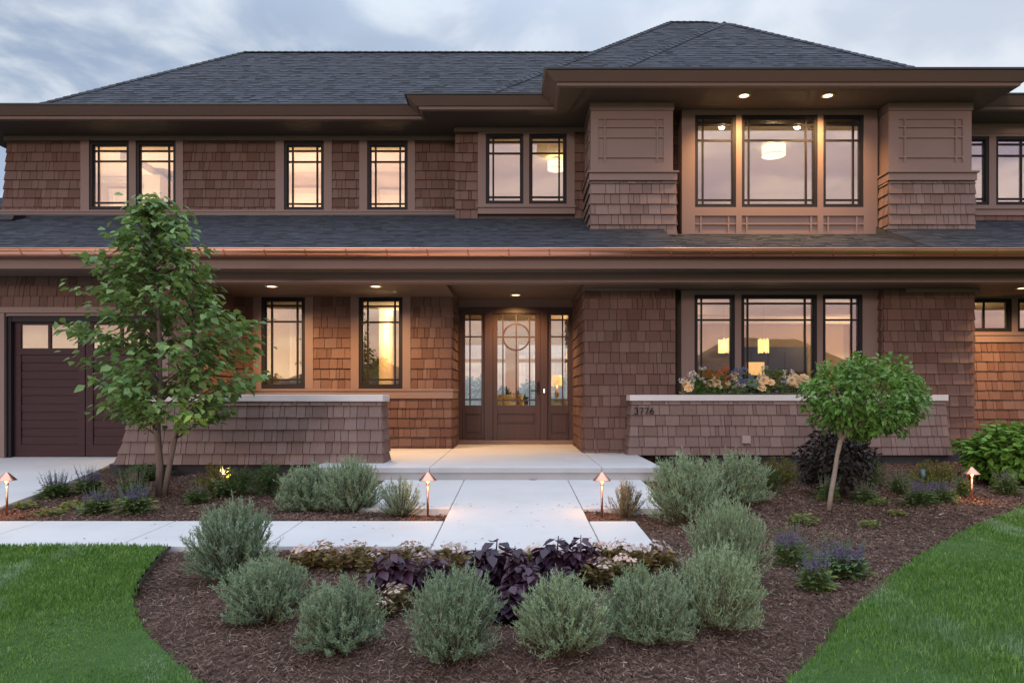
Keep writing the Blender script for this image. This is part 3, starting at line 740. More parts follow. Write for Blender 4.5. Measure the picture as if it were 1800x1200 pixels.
q = bars(o, [(xa, g0, g1), (xb, g0, g1), (xc, g0, g1)], [(PZ(562, YF), a, xa-w2), (PZ(562, YF), xb+w2, b)] + [(zc, s, e) for s, e in ((a, xa-w2), (xa+w2, xc-w2), (xc+w2, xb-w2), (xb+w2, b))] + [(PZ(703, YF), s, e) for s, e in ((a, xa-w2), (xa+w2, xc-w2), (xc+w2, xb-w2), (xb+w2, b))], y0)
n = 40
for k in range(n):
    t0, t1 = 2*math.pi*k/n, 2*math.pi*(k+1)/n; pp = []
    for yy in (y0+0.002, y0+0.021):
        for rr, tt in ((rc-0.015, t0), (rc-0.015, t1), (rc+0.015, t1), (rc+0.015, t0)): pp.append((xc+rr*math.cos(tt), yy, zc+rr*math.sin(tt)))
    q.hexa(pp)
hb_sub(q, 'muntins', M['door'], o)
hm = MB(); hx = PX(946, YF); hm.box(hx-0.025, hx+0.025, y0-0.014, y0-0.0005, PZ(692.5, YF), PZ(670.5, YF)); hm.tube([(hx, y0-0.014, PZ(686, YF)), (hx, y0-0.06, PZ(686, YF)), (hx-0.14, y0-0.06, PZ(686.5, YF))], 0.011, 8); hm.lathe([(0.0, 0), (0.016, 0), (0.016, 0.02)], 10, (hx, y0-0.02, PZ(676, YF)))
hb_sub(hm, 'handle', M['black_metal'], o)
bm_ = MB(); bxp = PX(956.3, YF); bm_.box(bxp-0.022, bxp+0.022, YF-0.045, YF-0.0305, PZ(691, YF), PZ(682, YF)); dbo = hb(bm_, 'doorbell', M['black_metal'])
bb = MB(); bb.box(bxp-0.011, bxp+0.011, YF-0.05, YF-0.0455, PZ(690, YF), PZ(683.5, YF)); hb_sub(bb, 'button', M['bell_lit'], dbo)

# ---- eaves
def offset_path(path, d):
    """axis-parallel polyline, interior on the left-hand (north) side when walking from left to right"""
    segs = []
    for i in range(len(path)-1):
        (x0, y0), (x1, y1) = path[i], path[i+1]; L = math.hypot(x1-x0, y1-y0); nx, ny = -(y1-y0)/L, (x1-x0)/L
        segs.append(((x0+nx*d, y0+ny*d), (x1+nx*d, y1+ny*d)))
    out = [segs[0][0]]
    for i in range(len(segs)-1):
        (a, b), (c, e) = segs[i], segs[i+1]
        if abs(a[0]-b[0]) < 1e-9: out.append((a[0], c[1]))
        else: out.append((c[0], a[1]))
    out.append(segs[-1][1]); return out
TOPZ = 5.885
path = [(-10.1, 19.8), (-10.1, 12.12), (-1.82, 12.12), (-1.82, 11.71), (0.44, 11.71), (0.44, 10.8), (8.02, 10.8), (8.02, 11.71), (10.2, 11.71), (10.2, 19.8)]
def strip(mb, prof):
    rows = [[(x, y, z) for x, y in offset_path(path, d)] for d, z in prof]
    for j in range(len(rows)-1):
        for i in range(len(path)-1): mb.quad(rows[j+1][i], rows[j+1][i+1], rows[j][i+1], rows[j][i])
fm = MB(); strip(fm, [(0.02, TOPZ-0.018), (0.02, TOPZ-0.03), (0.165, 5.752), (0.195, 5.752), (0.205, 5.705), (0.25, 5.69)]); hb(fm, 'fascia', M['trim'])
dm = MB(); strip(dm, [(0.05, TOPZ+0.012), (-0.012, TOPZ+0.008), (-0.012, TOPZ-0.020), (0.021, TOPZ-0.020)])
dm.poly([(x, y, TOPZ+0.012) for x, y in offset_path(path, 0.05)]); hb(dm, 'drip_edge', M['drip'])
sm = MB(); sm.poly([(x, y, SOF_U) for x, y in reversed(offset_path(path, 0.25))]); hb(sm, 'soffit', M['soffit'])

# ---- upper roofs
rm = MB(); S = 0.833; E = 5.88
def hip(x0, x1, y0, y1, ridge=None):
    """hipped roof over a rectangle at eave height E"""
    d = (y1-y0)/2; z = E+S*d; a, b = (x0+d, y0+d, z), (x1-d, y0+d, z)
    roof_face(rm, [(x0, y0, E), (x1, y0, E), b, a]); roof_face(rm, [(x0, y1, E), (x0, y0, E), a]); roof_face(rm, [(x1, y0, E), (x1, y1, E), b])
    caps.append(((x0, y0, E), a)); caps.append(((x1, y0, E), b)); caps.append((a, b))
caps = []
hip(-9.4, 6.0, 12.69, 19.31)
hip(-1.01, 9.33, 12.2, 21.56)
za = E+S*3.1
roof_face(rm, [(1.13, 11.3, E), (7.33, 11.3, E), (4.23, 14.4, za)])
roof_face(rm, [(1.13, 17.5, E), (1.13, 11.3, E), (4.23, 14.4, za), (4.23, 17.5, za)]); roof_face(rm, [(7.33, 11.3, E), (7.33, 17.5, E), (4.23, 17.5, za), (4.23, 14.4, za)])
caps += [((1.13, 11.3, E), (4.23, 14.4, za)), ((7.33, 11.3, E), (4.23, 14.4, za)), ((4.23, 14.4, za), (4.23, 15.4, za))]
roof = hb(rm, 'roof', M['roof'])
cm = MB()
for p, q2 in caps:
    p, q2 = Vector(p), Vector(q2); L = (q2-p).length; d = (q2-p).normalized(); k = int(L/0.15)
    side = d.cross(Vector((0, 0, 1))).normalized(); up = side.cross(d)
    for i in range(k):
        a, c = p+d*(i*0.15), p+d*min(L, i*0.15+0.19); r = random.random()*0.8
        for sg in (-1, 1):
            cm.quad(a+up*0.028, a+side*sg*0.10-Vector((0, 0, 0.055))+up*0.02, c+side*sg*0.10-Vector((0, 0, 0.055))+up*0.008, c+up*0.014, r)
        cm.quad(a+up*0.028, a+side*0.10-Vector((0,0,0.055))+up*0.02, a+up*0.0-Vector((0,0,0.03)), a-side*0.10-Vector((0,0,0.055))+up*0.02, 0.05)
hb_sub(cm, 'ridge_cap', M['roof'], roof)
# small roof of the rear garage wing at the far left
gw = MB(); 
roof_face(gw, [(-13.5, 13.4, 4.3), (-9.75, 13.4, 4.3), (-9.75, 16.2, 5.42), (-12, 16.2, 5.42)]); hb(gw, 'rear_wing_roof', M['roof'])

# ---- porch roof
pr = MB(); YE, ZE = 10.2, 3.02; S1, S2 = 0.42, 0.35; XA, XB = 2.42, 6.02
def pz(y, s): return ZE + s*(y-YE)
roof_face(pr, [(-12.6, YE, ZE), (XA, YE, ZE), (XA, 13.2, pz(13.2, S1)), (-12.6, 13.2, pz(13.2, S1))])
roof_face(pr, [(XA, YE, ZE), (XB, YE, ZE), (XB, 12.3, pz(12.3, S2)), (XA, 12.3, pz(12.3, S2))])
roof_face(pr, [(XB, YE, ZE), (10.6, YE, ZE), (10.6, 12.65, pz(12.65, S1)), (XB, 12.65, pz(12.65, S1))])
for x in (XA, XB): pr.poly([(x, YE, ZE), (x, 12.6, pz(12.6, S2)-0.02), (x, 12.6, pz(12.6, S1))], 0.6)
hb(pr, 'porch_roof', M['roof'])
for a_, b_, y_ in ((1.2, 2.42, YC-0.045), (6.02, 7.46, YC-0.045), (-9.6, -1.07, 13.03)):
    fl = MB(); fl.box(a_, b_, y_-0.012, y_+0.012, pz(y_+0.02, S1)-0.05, pz(y_+0.02, S1)+0.02); hb(fl, 'flashing', M['drip'])
pf = MB(); FZ = 2.757
pf.box(-12.6, 10.6, 10.24, 10.30, 2.90, ZE-0.03); pf.box(-12.6, 10.6, 10.27, 10.32, FZ-0.01, 2.899)
hb(pf, 'porch_fascia', M['trim'])
ps = MB(); ps.box(-12.6, 10.6, 10.321, 11.0, FZ, FZ+0.02); ps.box(gx1, 10.6, 11.001, 12.7, FZ+0.1, FZ+0.12); hb(ps, 'porch_soffit', M['soffit'])
pb = MB(); pb.box(gx1+0.03, 10.6, 10.72, 10.95, CEIL, FZ-0.001); pb.box(gx1+0.03, 10.6, 10.70, 10.719, CEIL-0.004, CEIL+0.03); hb(pb, 'porch_beam', M['trim'])
pc = MB()
pc.box(gx1, XE0+0.02, 10.951, 12.35, CEIL+0.0, CEIL+0.02); pc.box(XE0+0.0205, XE1-0.0205, 10.951, 13.5, 2.72, 2.74); pc.box(XE1-0.02, 10.2, 10.951, 12.5, CEIL, CEIL+0.02)
for xx in (XE0+0.0205, XE1-0.0355): pc.box(xx, xx+0.015, 10.952, YD-0.03, CEIL+0.001, 2.719)
hb(pc, 'porch_ceiling', M['soffit'])
# copper gutter: half round with a rolled lip, hung on straps
gu = MB(); GY, GZ, GR = 10.135, 2.985, 0.098
GXs = [-12.6, 10.6]
prof = [(-GR*math.cos(a), -GR*math.sin(a)*0.95) for a in np.linspace(0, math.pi, 14)]
for i in range(13):
    a, b = prof[i], prof[i+1]
    gu.quad((GXs[0], GY+a[0], GZ+a[1]), (GXs[1], GY+a[0], GZ+a[1]), (GXs[1], GY+b[0], GZ+b[1]), (GXs[0], GY+b[0], GZ+b[1]))
gu.tube([(GXs[0], GY-GR-0.004, GZ+0.004), (GXs[1], GY-GR-0.004, GZ+0.004)], 0.011, 8)
guo = hb(gu, 'gutter', M['copper'], smooth=True)
bk = MB(); ang = np.linspace(-0.15, math.pi*0.62, 9)
for i in range(8):
    a0, a1 = ang[i], ang[i+1]; pp = []
    for rr in (GR+0.001, GR+0.006):
        for xx, aa in ((-0.011, a0), (0.011, a0), (0.011, a1), (-0.011, a1)): pp.append((xx+0.02*(aa/2), -rr*math.cos(aa), -rr*math.sin(aa)*0.95))
    bk.hexa(pp)
M['copper_old'] = plain('darkened_copper', (0.58, 0.25, 0.16), 0.2, 8, 0.4, 0.4, 0.8)
b0 = bk.build('gutter_bracket', M['copper_old']); b0.parent = guo
xs = np.arange(-7.0, 10.4, 0.575)
for i, x in enumerate(xs):
    o = b0 if i == 0 else b0.copy()
    if i: COL.objects.link(o); o.parent = guo
    o.location = (x, GY, GZ)
# roof vent
vm = MB(); vx = PX(27, 12.7); vz = pz(12.62, S1); vm.hexa([(vx-0.11, 12.45, vz-0.07), (vx+0.13, 12.45, vz-0.07), (vx+0.13, 12.85, vz+0.08), (vx-0.11, 12.85, vz+0.08), (vx-0.09, 12.5, vz+0.04), (vx+0.11, 12.5, vz+0.04), (vx+0.11, 12.8, vz+0.12), (vx-0.09, 12.8, vz+0.12)]); vm.box(vx-0.13, vx+0.15, 12.4, 12.44, vz-0.06, vz-0.035); hb(vm, 'roof_vent', M['black_metal'])

# ---- recessed lights in soffits
def downlight(x, y, z, power, tilt=(0, 0.0, -1), spot=R(110)):
    m = MB(); m.lathe([(0.075, 0.004), (0.10, 0.0), (0.103, -0.006), (0.07, -0.008)], 24, (x, y, z-0.001)); o = hb(m, 'recessed_light', M['white_trim'], smooth=True)
    l = MB(); l.lathe([(0.0, -0.004), (0.072, -0.0045)], 24, (x, y, z-0.001)); hb_sub(l, 'lens', M['bulb'], o)
    lamp('SPOT', (x, y, z-0.03), power, WARM, None, 0.05, spot, 0.8, tilt)
def ceil_at(px, py, z): 
    Y = F*(z-EYE)/(VY-py); return PX(px, Y), Y
for px, py, z, pw in ((477.5, 503, CEIL, 170), (660.5, 503, CEIL, 170), (906.5, 518, 2.72, 140), (1798, 506, CEIL, 200)):
    x, y = ceil_at(px, py, z); downlight(x, y, z, pw, (0, 0.25, -1), R(135))
for px in (1308, 1455):
    x, y = ceil_at(px, 168, SOF_U); downlight(x, y, SOF_U, 190, (0, 0.3, -1), R(130))
downlight(PX(126, 11.1), YGA+0.16, gtop+0.019, 12)
x, y = ceil_at(300, 503, CEIL); downlight(x, y, CEIL, 170, (0, 0.25, -1), R(135))

# ------------------------------------------------------------------ rooms behind the windows
def room(x0, x1, y0, y1, z0, z1, wall, floor=True, skip_back=False):
    m = MB()
    m.quad((x0, y0, z0), (x0, y1, z0), (x0, y1, z1), (x0, y0, z1)); m.quad((x1, y1, z0), (x1, y0, z0), (x1, y0, z1), (x1, y1, z1))
    if not skip_back: m.quad((x0, y1, z0), (x1, y1, z0), (x1, y1, z1), (x0, y1, z1))
    o = hb(m, 'room', wall)
    c = MB(); c.quad((x0, y0, z1), (x0, y1, z1), (x1, y1, z1), (x1, y0, z1)); hb_sub(c, 'room_ceiling', M['ceiling'], o)
    if floor:
        f = MB(); f.quad((x0, y0, z0), (x1, y0, z0), (x1, y1, z0), (x0, y1, z0)); hb_sub(f, 'room_floor', M['floorwood'], o)
    return o
def door_trim(o, x0, x1, y, z0, z1):                  # a white six-inch casing with a panel door on a back wall
    m = MB(); t = 0.1
    m.box(x0-t, x0, y-0.04, y-0.001, z0, z1); m.box(x1, x1+t, y-0.04, y-0.001, z0, z1); m.box(x0-t-0.02, x1+t+0.02, y-0.05, y-0.001, z1, z1+t*1.3)
    m.box(x0, x1, y-0.02, y-0.001, z0, z1); m.box(x0+0.12, x1-0.12, y-0.026, y-0.0205, z0+0.2, z1-0.14); hb_sub(m, 'interior_door', M['white_trim'], o)
ZU0, ZU1 = 3.3, 5.6
o = room(-9.3, PX(400, YL), YL+0.19, 15.3, ZU0, ZU1, M['cream']); door_trim(o, -8.62, -7.95, 15.3, ZU0, 5.22)
m = MB(); m.box(-9.29, PX(400, YL)-0.01, 15.2, 15.29, 5.48, 5.59); m.box(-7.62, -7.45, YL+0.6, 15.19, 5.45, 5.59); m.box(-7.62, -7.3, 14.6, 15.29, ZU0+0.01, 5.449); hb_sub(m, 'crown_moulding', M['white_trim'], o)
lamp('POINT', (-7.6, 14.1, 3.9), 125, ROOM, None, 0.05)
o = room(PX(402, YL), PX(600, YL), YL+0.19, 14.9, ZU0, ZU1, M['cream']); door_trim(o, -4.55, -3.85, 14.9, ZU0, 5.12); lamp('POINT', (-4.3, 14.0, 3.9), 70, ROOM, None, 0.05)
o = room(PX(602, YL), xr+0.3, YL+0.19, 14.9, ZU0, ZU1, M['cream']); door_trim(o, -2.72, -1.95, 14.9, ZU0, 5.08); lamp('POINT', (-2.2, 14.0, 3.9), 70, ROOM, None, 0.05)
o = room(xm0+0.2, 1.15, YM+0.19, 16.5, ZU0, ZU1, M['tan']); lamp('POINT', (0.5, 14.2, 3.9), 30, ROOM, None, 0.05)
o = room(1.35, 7.25, YB+0.42, 16.6, ZU0, ZU1, M['cream']); door_trim(o, 5.05, 5.75, 16.6, ZU0, 5.3); lamp('POINT', (3.2, 14.0, 3.9), 26, ROOM, None, 0.05); lamp('POINT', (5.6, 14.0, 3.9), 30, ROOM, None, 0.05)
m = MB(); m.box(1.4, 7.2, 16.45, 16.59, 5.2, 5.3); hb_sub(m, 'picture_rail', M['white_trim'], o)
o = room(7.3, 9.5, YR+0.19, 15.5, ZU0, ZU1, M['cream']); lamp('POINT', (8.3, 14.0, 3.9), 9, ROOM, None, 0.05)
# ground floor rooms
ZC = 2.58
o = room(-4.4, -1.32, Y1+0.19, 15.5, 0.0, ZC, M['ochre']); lamp('POINT', (-1.7, 13.2, 2.2), 10, ROOM, None, 0.05); lamp('POINT', (-3.15, 12.95, 2.2), 5, ROOM, None, 0.05)
cu = MB()
for x0, x1 in ((-4.05, -3.86), (-2.2, -2.02)):
    nn_ = 12
    for i in range(nn_):
        a, b = x0+(x1-x0)*i/nn_, x0+(x1-x0)*(i+1)/nn_
        cu.quad((a, 12.75+0.02*math.sin(i*1.9), 0.05), (b, 12.75+0.02*math.sin((i+1)*1.9), 0.05), (b, 12.75+0.02*math.sin((i+1)*1.9), 2.45), (a, 12.75+0.02*math.sin(i*1.9), 2.45))
hb_sub(cu, 'curtain', M['cream'], o)
room(gd0-0.3, gd1+0.5, YGD+0.3, 16.0, -0.1, 2.5, M['tan']); lamp('POINT', (gd0+0.6, 11.7, 1.0), 0.12, ROOM, None, 0.05)
# hall and great room, open to the lake side
o = room(-2.6, 2.6, YD+0.16, 20.0, 0.0, 2.7, M['tan'], True, True)
lamp('POINT', (-2.2, 14.4, 2.2), 70, ROOM, None, 0.05); lamp('POINT', (2.2, 15.8, 2.2), 110, ROOM, None, 0.05)
bwm = MB(); YBK = 20.0
hol = [(-1.95, -0.28, 0.3, 1.85), (-1.95, -0.28, 1.95, 2.35), (0.1, 1.75, 0.3, 1.85), (0.1, 1.75, 1.95, 2.35)]
core(bwm, -2.6, 2.6, YBK, 0.0, 2.7, hol, 0.15); hb_sub(bwm, 'window_wall', M['frame'], o)
g = MB()
for h in hol: g.box(h[0], h[1], YBK+0.07, YBK+0.076, h[2], h[3])
hb_sub(g, 'rear_pane', M['glass'], o)
fp = MB(); fp.box(-2.55, -1.25, 15.6, 16.5, 0.0, 2.69); hb_sub(fp, 'stone_fireplace', M['stonewall'], o)
rs = MB(); rs.box(1.28, 1.6, 16.6, 17.6, 0.0, 2.69); hb_sub(rs, 'stone_column', M['stonewall'], o)
# kitchen
o = room(1.32, 7.2, YQ+0.2, 15.6, 0.0, ZC, M['ochre']); lamp('POINT', (2.5, 12.8, 2.3), 24, ROOM, None, 0.05); lamp('POINT', (6.9, 13.4, 2.3), 64, ROOM, None, 0.05)
m = MB(); m.box(1.4, 7.1, 13.2, 13.35, 2.42, 2.575); m.box(1.4, 7.1, 14.9, 15.05, 2.42, 2.575); hb_sub(m, 'ceiling_beam', M['white_trim'], o)
m = MB(); m.box(3.55, 4.85, 15.3, 15.59, 0.0, 1.72); hb_sub(m, 'stone_backsplash', M['stonewall'], o)
m = MB(); m.box(4.86, 6.2, 15.1, 15.59, 0.0, 1.95); m.box(2.4, 3.5, 15.1, 15.59, 0.0, 2.0); m.box(3.55, 4.85, 15.0, 15.29, 0.0, 0.9)
for x in (2.65, 2.95, 3.25, 5.15, 5.5, 5.85): m.box(x-0.13, x+0.13, 15.08, 15.0995, 1.0, 1.85)
hb_sub(m, 'kitchen_cabinets', M['cabinet'], o)
m = MB(); m.box(4.9, 5.25, 14.99, 15.09, 1.35, 1.62); hb_sub(m, 'lit_niche', M['lamp_lit'], o)
room(7.4, 9.9, YS+0.19, 15.2, 0.0, ZC, M['tan']); lamp('POINT', (7.6, 13.0, 2.2), 30, ROOM, None, 0.05)

# ---- things inside
def drum(px, Y, py, rad, h, label):
    x, z = PX(px, Y), PZ(py, Y)
    e = empty('pendant_lamp', (x, Y, z), label, 'pendant lamp', 'drum pendants upstairs')
    m = MB(); m.lathe([(rad, -h/2), (rad, h/2), (rad-0.006, h/2), (rad-0.006, -h/2)], 32); m.lathe([(0.0, -h/2+0.01), (rad-0.006, -h/2+0.01)], 32); m.build('shade', M['shade_lit'], e, True)
    c = MB(); c.tube([(0, 0, h/2-0.05), (0, 0, ZU1-z)], 0.008, 6); c.lathe([(0.06, ZU1-z-0.02), (0.06, ZU1-z)], 14); c.build('stem', M['black_metal'], e)
    b = MB()
    for zz in (-h/2, h/2-0.012): b.lathe([(rad+0.003, zz), (rad+0.003, zz+0.012)], 32)
    b.build('trim_ring', M['metal'], e, True)
    lamp('POINT', (0, 0, h/2+0.03), 26, ROOM, e, 0.02)
drum(978, 14.0, 290, 0.17, 0.19, 'glowing drum pendant behind the window left of the tower')
drum(1360, 13.3, 265, 0.21, 0.19, 'glowing drum pendant behind the big tower window')
def crystal(px, Y, label):
    x, z0, z1 = PX(px, Y), PZ(621, Y), PZ(596, Y); r = 0.085
    e = empty('pendant_lamp', (x, Y, z0), label, 'pendant lamp', 'crystal pendants in the kitchen')
    m = MB()
    for k in range(18):
        a = 2*math.pi*k/18; dz_ = random.uniform(-0.02, 0.02); m.tube([(r*math.cos(a), r*math.sin(a), 0.02+dz_), (r*math.cos(a), r*math.sin(a), z1-z0+dz_)], 0.0115, 6)
    m.build('crystal_rods', M['crystal_lit'], e)
    m = MB(); m.tube([(0, 0, z1-z0-0.01), (0, 0, ZC-z0)], 0.004, 6); m.lathe([(0, z1-z0-0.03), (r-0.01, z1-z0-0.03), (r-0.01, z1-z0-0.02), (0, z1-z0-0.02)], 18); m.build('stem', M['metal'], e)
    lamp('POINT', (0, 0, (z1-z0)/2), 5, ROOM, e, 0.06)
crystal(1272, 12.9, 'lit crystal rod pendant in the narrow left kitchen window'); crystal(1342, 12.9, 'lit crystal rod pendant in the wide middle kitchen window')
def armchair(x, y, rz, label):
    e = empty('armchair', (x, y, 0), label, 'armchair', 'beige armchairs in the great room'); e.rotation_euler = (0, 0, rz)
    m = MB(); m.box(-0.4, 0.4, -0.38, 0.38, 0.1, 0.3); m.build('base', M['upholstery'], e, bevel=0.03)
    m = MB(); m.box(-0.29, 0.29, -0.4, 0.25, 0.301, 0.47); m.build('seat_cushion', M['upholstery'], e, bevel=0.05)
    m = MB(); m.hexa([(-0.29, 0.2, 0.471), (0.29, 0.2, 0.471), (0.29, 0.38, 0.471), (-0.29, 0.38, 0.471), (-0.29, 0.3, 0.95), (0.29, 0.3, 0.95), (0.29, 0.44, 0.95), (-0.29, 0.44, 0.95)]); m.build('back_cushion', M['upholstery'], e, bevel=0.05)
    for s in (-1, 1):
        m = MB(); m.box(min(s*0.3, s*0.42), max(s*0.3, s*0.42), -0.38, 0.42, 0.301, 0.62); m.build('arm', M['upholstery'], e, bevel=0.04)
        for yy in (-0.33, 0.33): m = MB(); m.tube([(s*0.35, yy, 0), (s*0.35, yy, 0.1)], [0.018, 0.025], 8); m.build('leg', M['cabinet'], e)
armchair(PX(891, 17.2), 17.2, 0.1, 'beige armchair facing the front door glass, left of the two'); armchair(PX(940, 16.6), 16.6, R(90), 'beige armchair turned sideways behind the front door glass')
def houseplant(x, y, z, label):
    e = empty('houseplant', (x, y, z), label, 'plant'); m = MB(); m.lathe([(0, 0), (0.08, 0), (0.11, 0.2), (0.1, 0.2), (0.09, 0.16), (0, 0.16)], 20); m.build('pot', M['cabinet'], e, True)
    m = MB()
    for k in range(22):
        a = random.uniform(0, 6.28); l = random.uniform(0.25, 0.42); el = random.uniform(0.5, 1.3); p = [Vector((0, 0, 0.16))]
        for t in (0.35, 0.7, 1.0): p.append(Vector((math.cos(a)*l*t*math.cos(el), math.sin(a)*l*t*math.cos(el), 0.16+l*t*math.sin(el)-0.12*t*t)))
        sd = Vector((-math.sin(a), math.cos(a), 0))
        for i in range(3):
            w0, w1 = (0.012, 0.03, 0.024, 0.002)[i:i+2]; m.quad(p[i]-sd*w0, p[i]+sd*w0, p[i+1]+sd*w1, p[i+1]-sd*w1, random.random())
    m.build('leaves', M['sprig'], e)
st = empty('side_table', (PX(921, 17.6), 17.6, 0), 'dark side table under the houseplant in the great room', 'table')
m = MB(); m.lathe([(0, 0.56), (0.26, 0.56), (0.26, 0.59), (0, 0.59)], 24); m.build('tabletop', M['cabinet'], st)
for k in range(3): a = k*2.1+0.4; m = MB(); m.tube([(0.2*math.cos(a), 0.2*math.sin(a), 0), (0.15*math.cos(a), 0.15*math.sin(a), 0.56)], 0.015, 8); m.build('leg', M['cabinet'], st)
houseplant(PX(921, 17.6), 17.6, 0.59, 'leafy green houseplant seen through the front door glass')
cs = empty('console_table', (1.02, 15.9, 0), 'tan console table under the lamp behind the right sidelight', 'table')
m = MB(); m.box(-0.35, 0.24, -0.2, 0.2, 0.78, 0.82); m.build('tabletop', M['upholstery'], cs); m = MB(); m.box(-0.33, 0.22, -0.18, 0.18, 0.0, 0.7795); m.build('cabinet_body', M['tan'], cs)
def table_lamp(x, y, z, label, h=0.55, r=0.14):
    e = empty('table_lamp', (x, y, z), label, 'table lamp'); m = MB(); m.lathe([(0, 0), (0.07, 0), (0.07, 0.015), (0.02, 0.03), (0.05, 0.1), (0.055, 0.16), (0.018, 0.24), (0.015, h*0.6), (0, h*0.6)], 20); m.build('base', M['metal'], e, True)
    m = MB(); m.lathe([(r, h*0.58), (r*0.82, h)], 28); m.build('lamp_shade', M['lamp_lit'], e, True); lamp('POINT', (0, 0, h*0.75), 3, ROOM, e, 0.05)
table_lamp(0.93, 15.9, 0.82, 'lit table lamp with pale shade behind the right sidelight')

# ------------------------------------------------------------------ low walls with stone caps
def low_wall(label, xa, xb, y0, y1, zb, cap, flare_l, flare_r, extra=None):
    """battered shingle wall: xa..xb at the top, front y0 at the top"""
    e = empty('low_wall', ((xa+xb)/2, (y0+y1)/2, 0), label, 'wall', 'low shingled walls at the porch')
    L = Vector((-(xa+xb)/2, -(y0+y1)/2, 0)); ct, cb_, ov = 0.925, 0.832, 0.03
    bat = lambda z: 0.055*max(0, min(1, (cb_-z)/0.9)) + 0.05*max(0, 0.3-z)
    m = MB(); m.box(xa+0.03, xb-0.03, y0+0.03, y1-0.02, zb, cb_-0.005)
    o = m.build('core', M['core'], e); o.location = L
    s = MB()
    shingle_rows(s, (0, y0), (1, 0), (0, -1), lambda z: (xa-flare_l*bat(z), xb+flare_r*bat(z)), zb, cb_-0.002, 0.163, off=bat, z_anchor=cb_-0.05)
    for X, sg, fl_f in ((xa, -1, flare_l), (xb, 1, flare_r)): shingle_rows(s, (X, y0), (0, 1), (sg, 0), lambda z: (-bat(z)-0.012, y1-y0), zb, cb_-0.002, 0.163, off=lambda z, q=fl_f: bat(z)*q-0.012, z_anchor=cb_-0.05)
    o = s.build('shingle_siding', M['shingle_grey'], e); o.location = L
    m = MB(); m.box(xa-ov-cap[0], xb+ov+cap[1], y0-0.04, y1+0.02, cb_, ct); o = m.build('stone_cap', M['stone'], e, bevel=0.008); o.location = L
    return e, L
lw, L1 = low_wall('low shingled wall with stone cap left of the steps, behind the maple', PX(231, 9.68), -1.83, 9.70, 10.16, -0.02, (0, 0), 3.0, 0.65)
fd = MB(); fd.box(-5.55, -2.2, 9.72, 10.1, -0.32, -0.021); o = fd.build('foundation', M['foundation'], lw); o.location = L1
rwl, L2 = low_wall('low shingled wall with stone cap, flowers and the house number', 1.80, 6.66, 11.02, 11.34, -0.0, (0, 0), 1.0, 0.9)
fd = MB(); fd.box(2.3, 7.3, 11.04, 11.36, -0.32, -0.001); o = fd.build('foundation', M['foundation'], rwl); o.location = L2
m = MB(); vx, vz = PX(1310.5, 10.95), PZ(772, 10.95); m.box(vx-0.065, vx+0.065, 10.905, 10.955, vz-0.06, vz+0.06); m.box(vx-0.055, vx+0.055, 10.900, 10.9045, vz-0.05, vz+0.05); M['vent'] = plain('vent_paint', (0.34, 0.26, 0.235), 0.05, 5)
o = m.build('vent_cover', M['vent'], rwl); o.location = L2
# serif-like numerals from flat strokes
def stroke(mb, pts, wd, y0, y1):
    for i in range(len(pts)-1):
        (xa, za), (xb, zb_) = pts[i], pts[i+1]; w0, w1 = wd[i]/2, wd[i+1]/2
        dx, dz_ = xb-xa, zb_-za; l = math.hypot(dx, dz_) or 1; nx, nz = -dz_/l, dx/l; ex, ez = dx/l*0.001, dz_/l*0.001
        q = [(xa-ex+nx*w0, za-ez+nz*w0), (xb+ex+nx*w1, zb_+ez+nz*w1), (xb+ex-nx*w1, zb_+ez-nz*w1), (xa-ex-nx*w0, za-ez-nz*w0)]
        mb.hexa([(x, y1, z) for x, z in q] + [(x, y0, z) for x, z in q])
def arc(cx, cz, rx, rz, a0, a1, n=12): return [(cx+rx*math.cos(R(a0+(a1-a0)*i/n)), cz+rz*math.sin(R(a0+(a1-a0)*i/n))) for i in range(n+1)]
def digit(ch):
    if ch == '3': p = arc(0.42, 0.74, 0.30, 0.24, 160, -80, 14) + arc(0.42, 0.27, 0.36, 0.27, 85, -160, 16); return [(p, [0.10+0.09*abs(math.sin(i*0.21)) for i in range(len(p))])]
    if ch == '7': return [([(0.05, 0.82), (0.08, 0.95), (0.75, 0.95), (0.52, 0.5), (0.34, 0.0)], [0.08, 0.13, 0.13, 0.13, 0.17])]
    p = arc(0.75, 0.28, 0.62, 0.72, 95, 180, 12) + arc(0.42, 0.30, 0.30, 0.30, 180, 540, 24); return [(p, [0.08+0.09*abs(math.sin(i*0.17)) for i in range(len(p))])]
hgt = 11.5*10.97/F
for ch, px in zip('3776', (1114, 1123.5, 1132.8, 1142)):
    m = MB(); x0, z0 = PX(px, 10.97), PZ(727.5, 10.97)
    for p, wd in digit(ch): stroke(m, [(x0+a*hgt*0.72, z0+b*hgt) for a, b in p], [q*hgt*0.9 for q in wd], 10.942, 10.958)
    o = m.build('numeral', M['black_metal'], rwl); o.location = L2
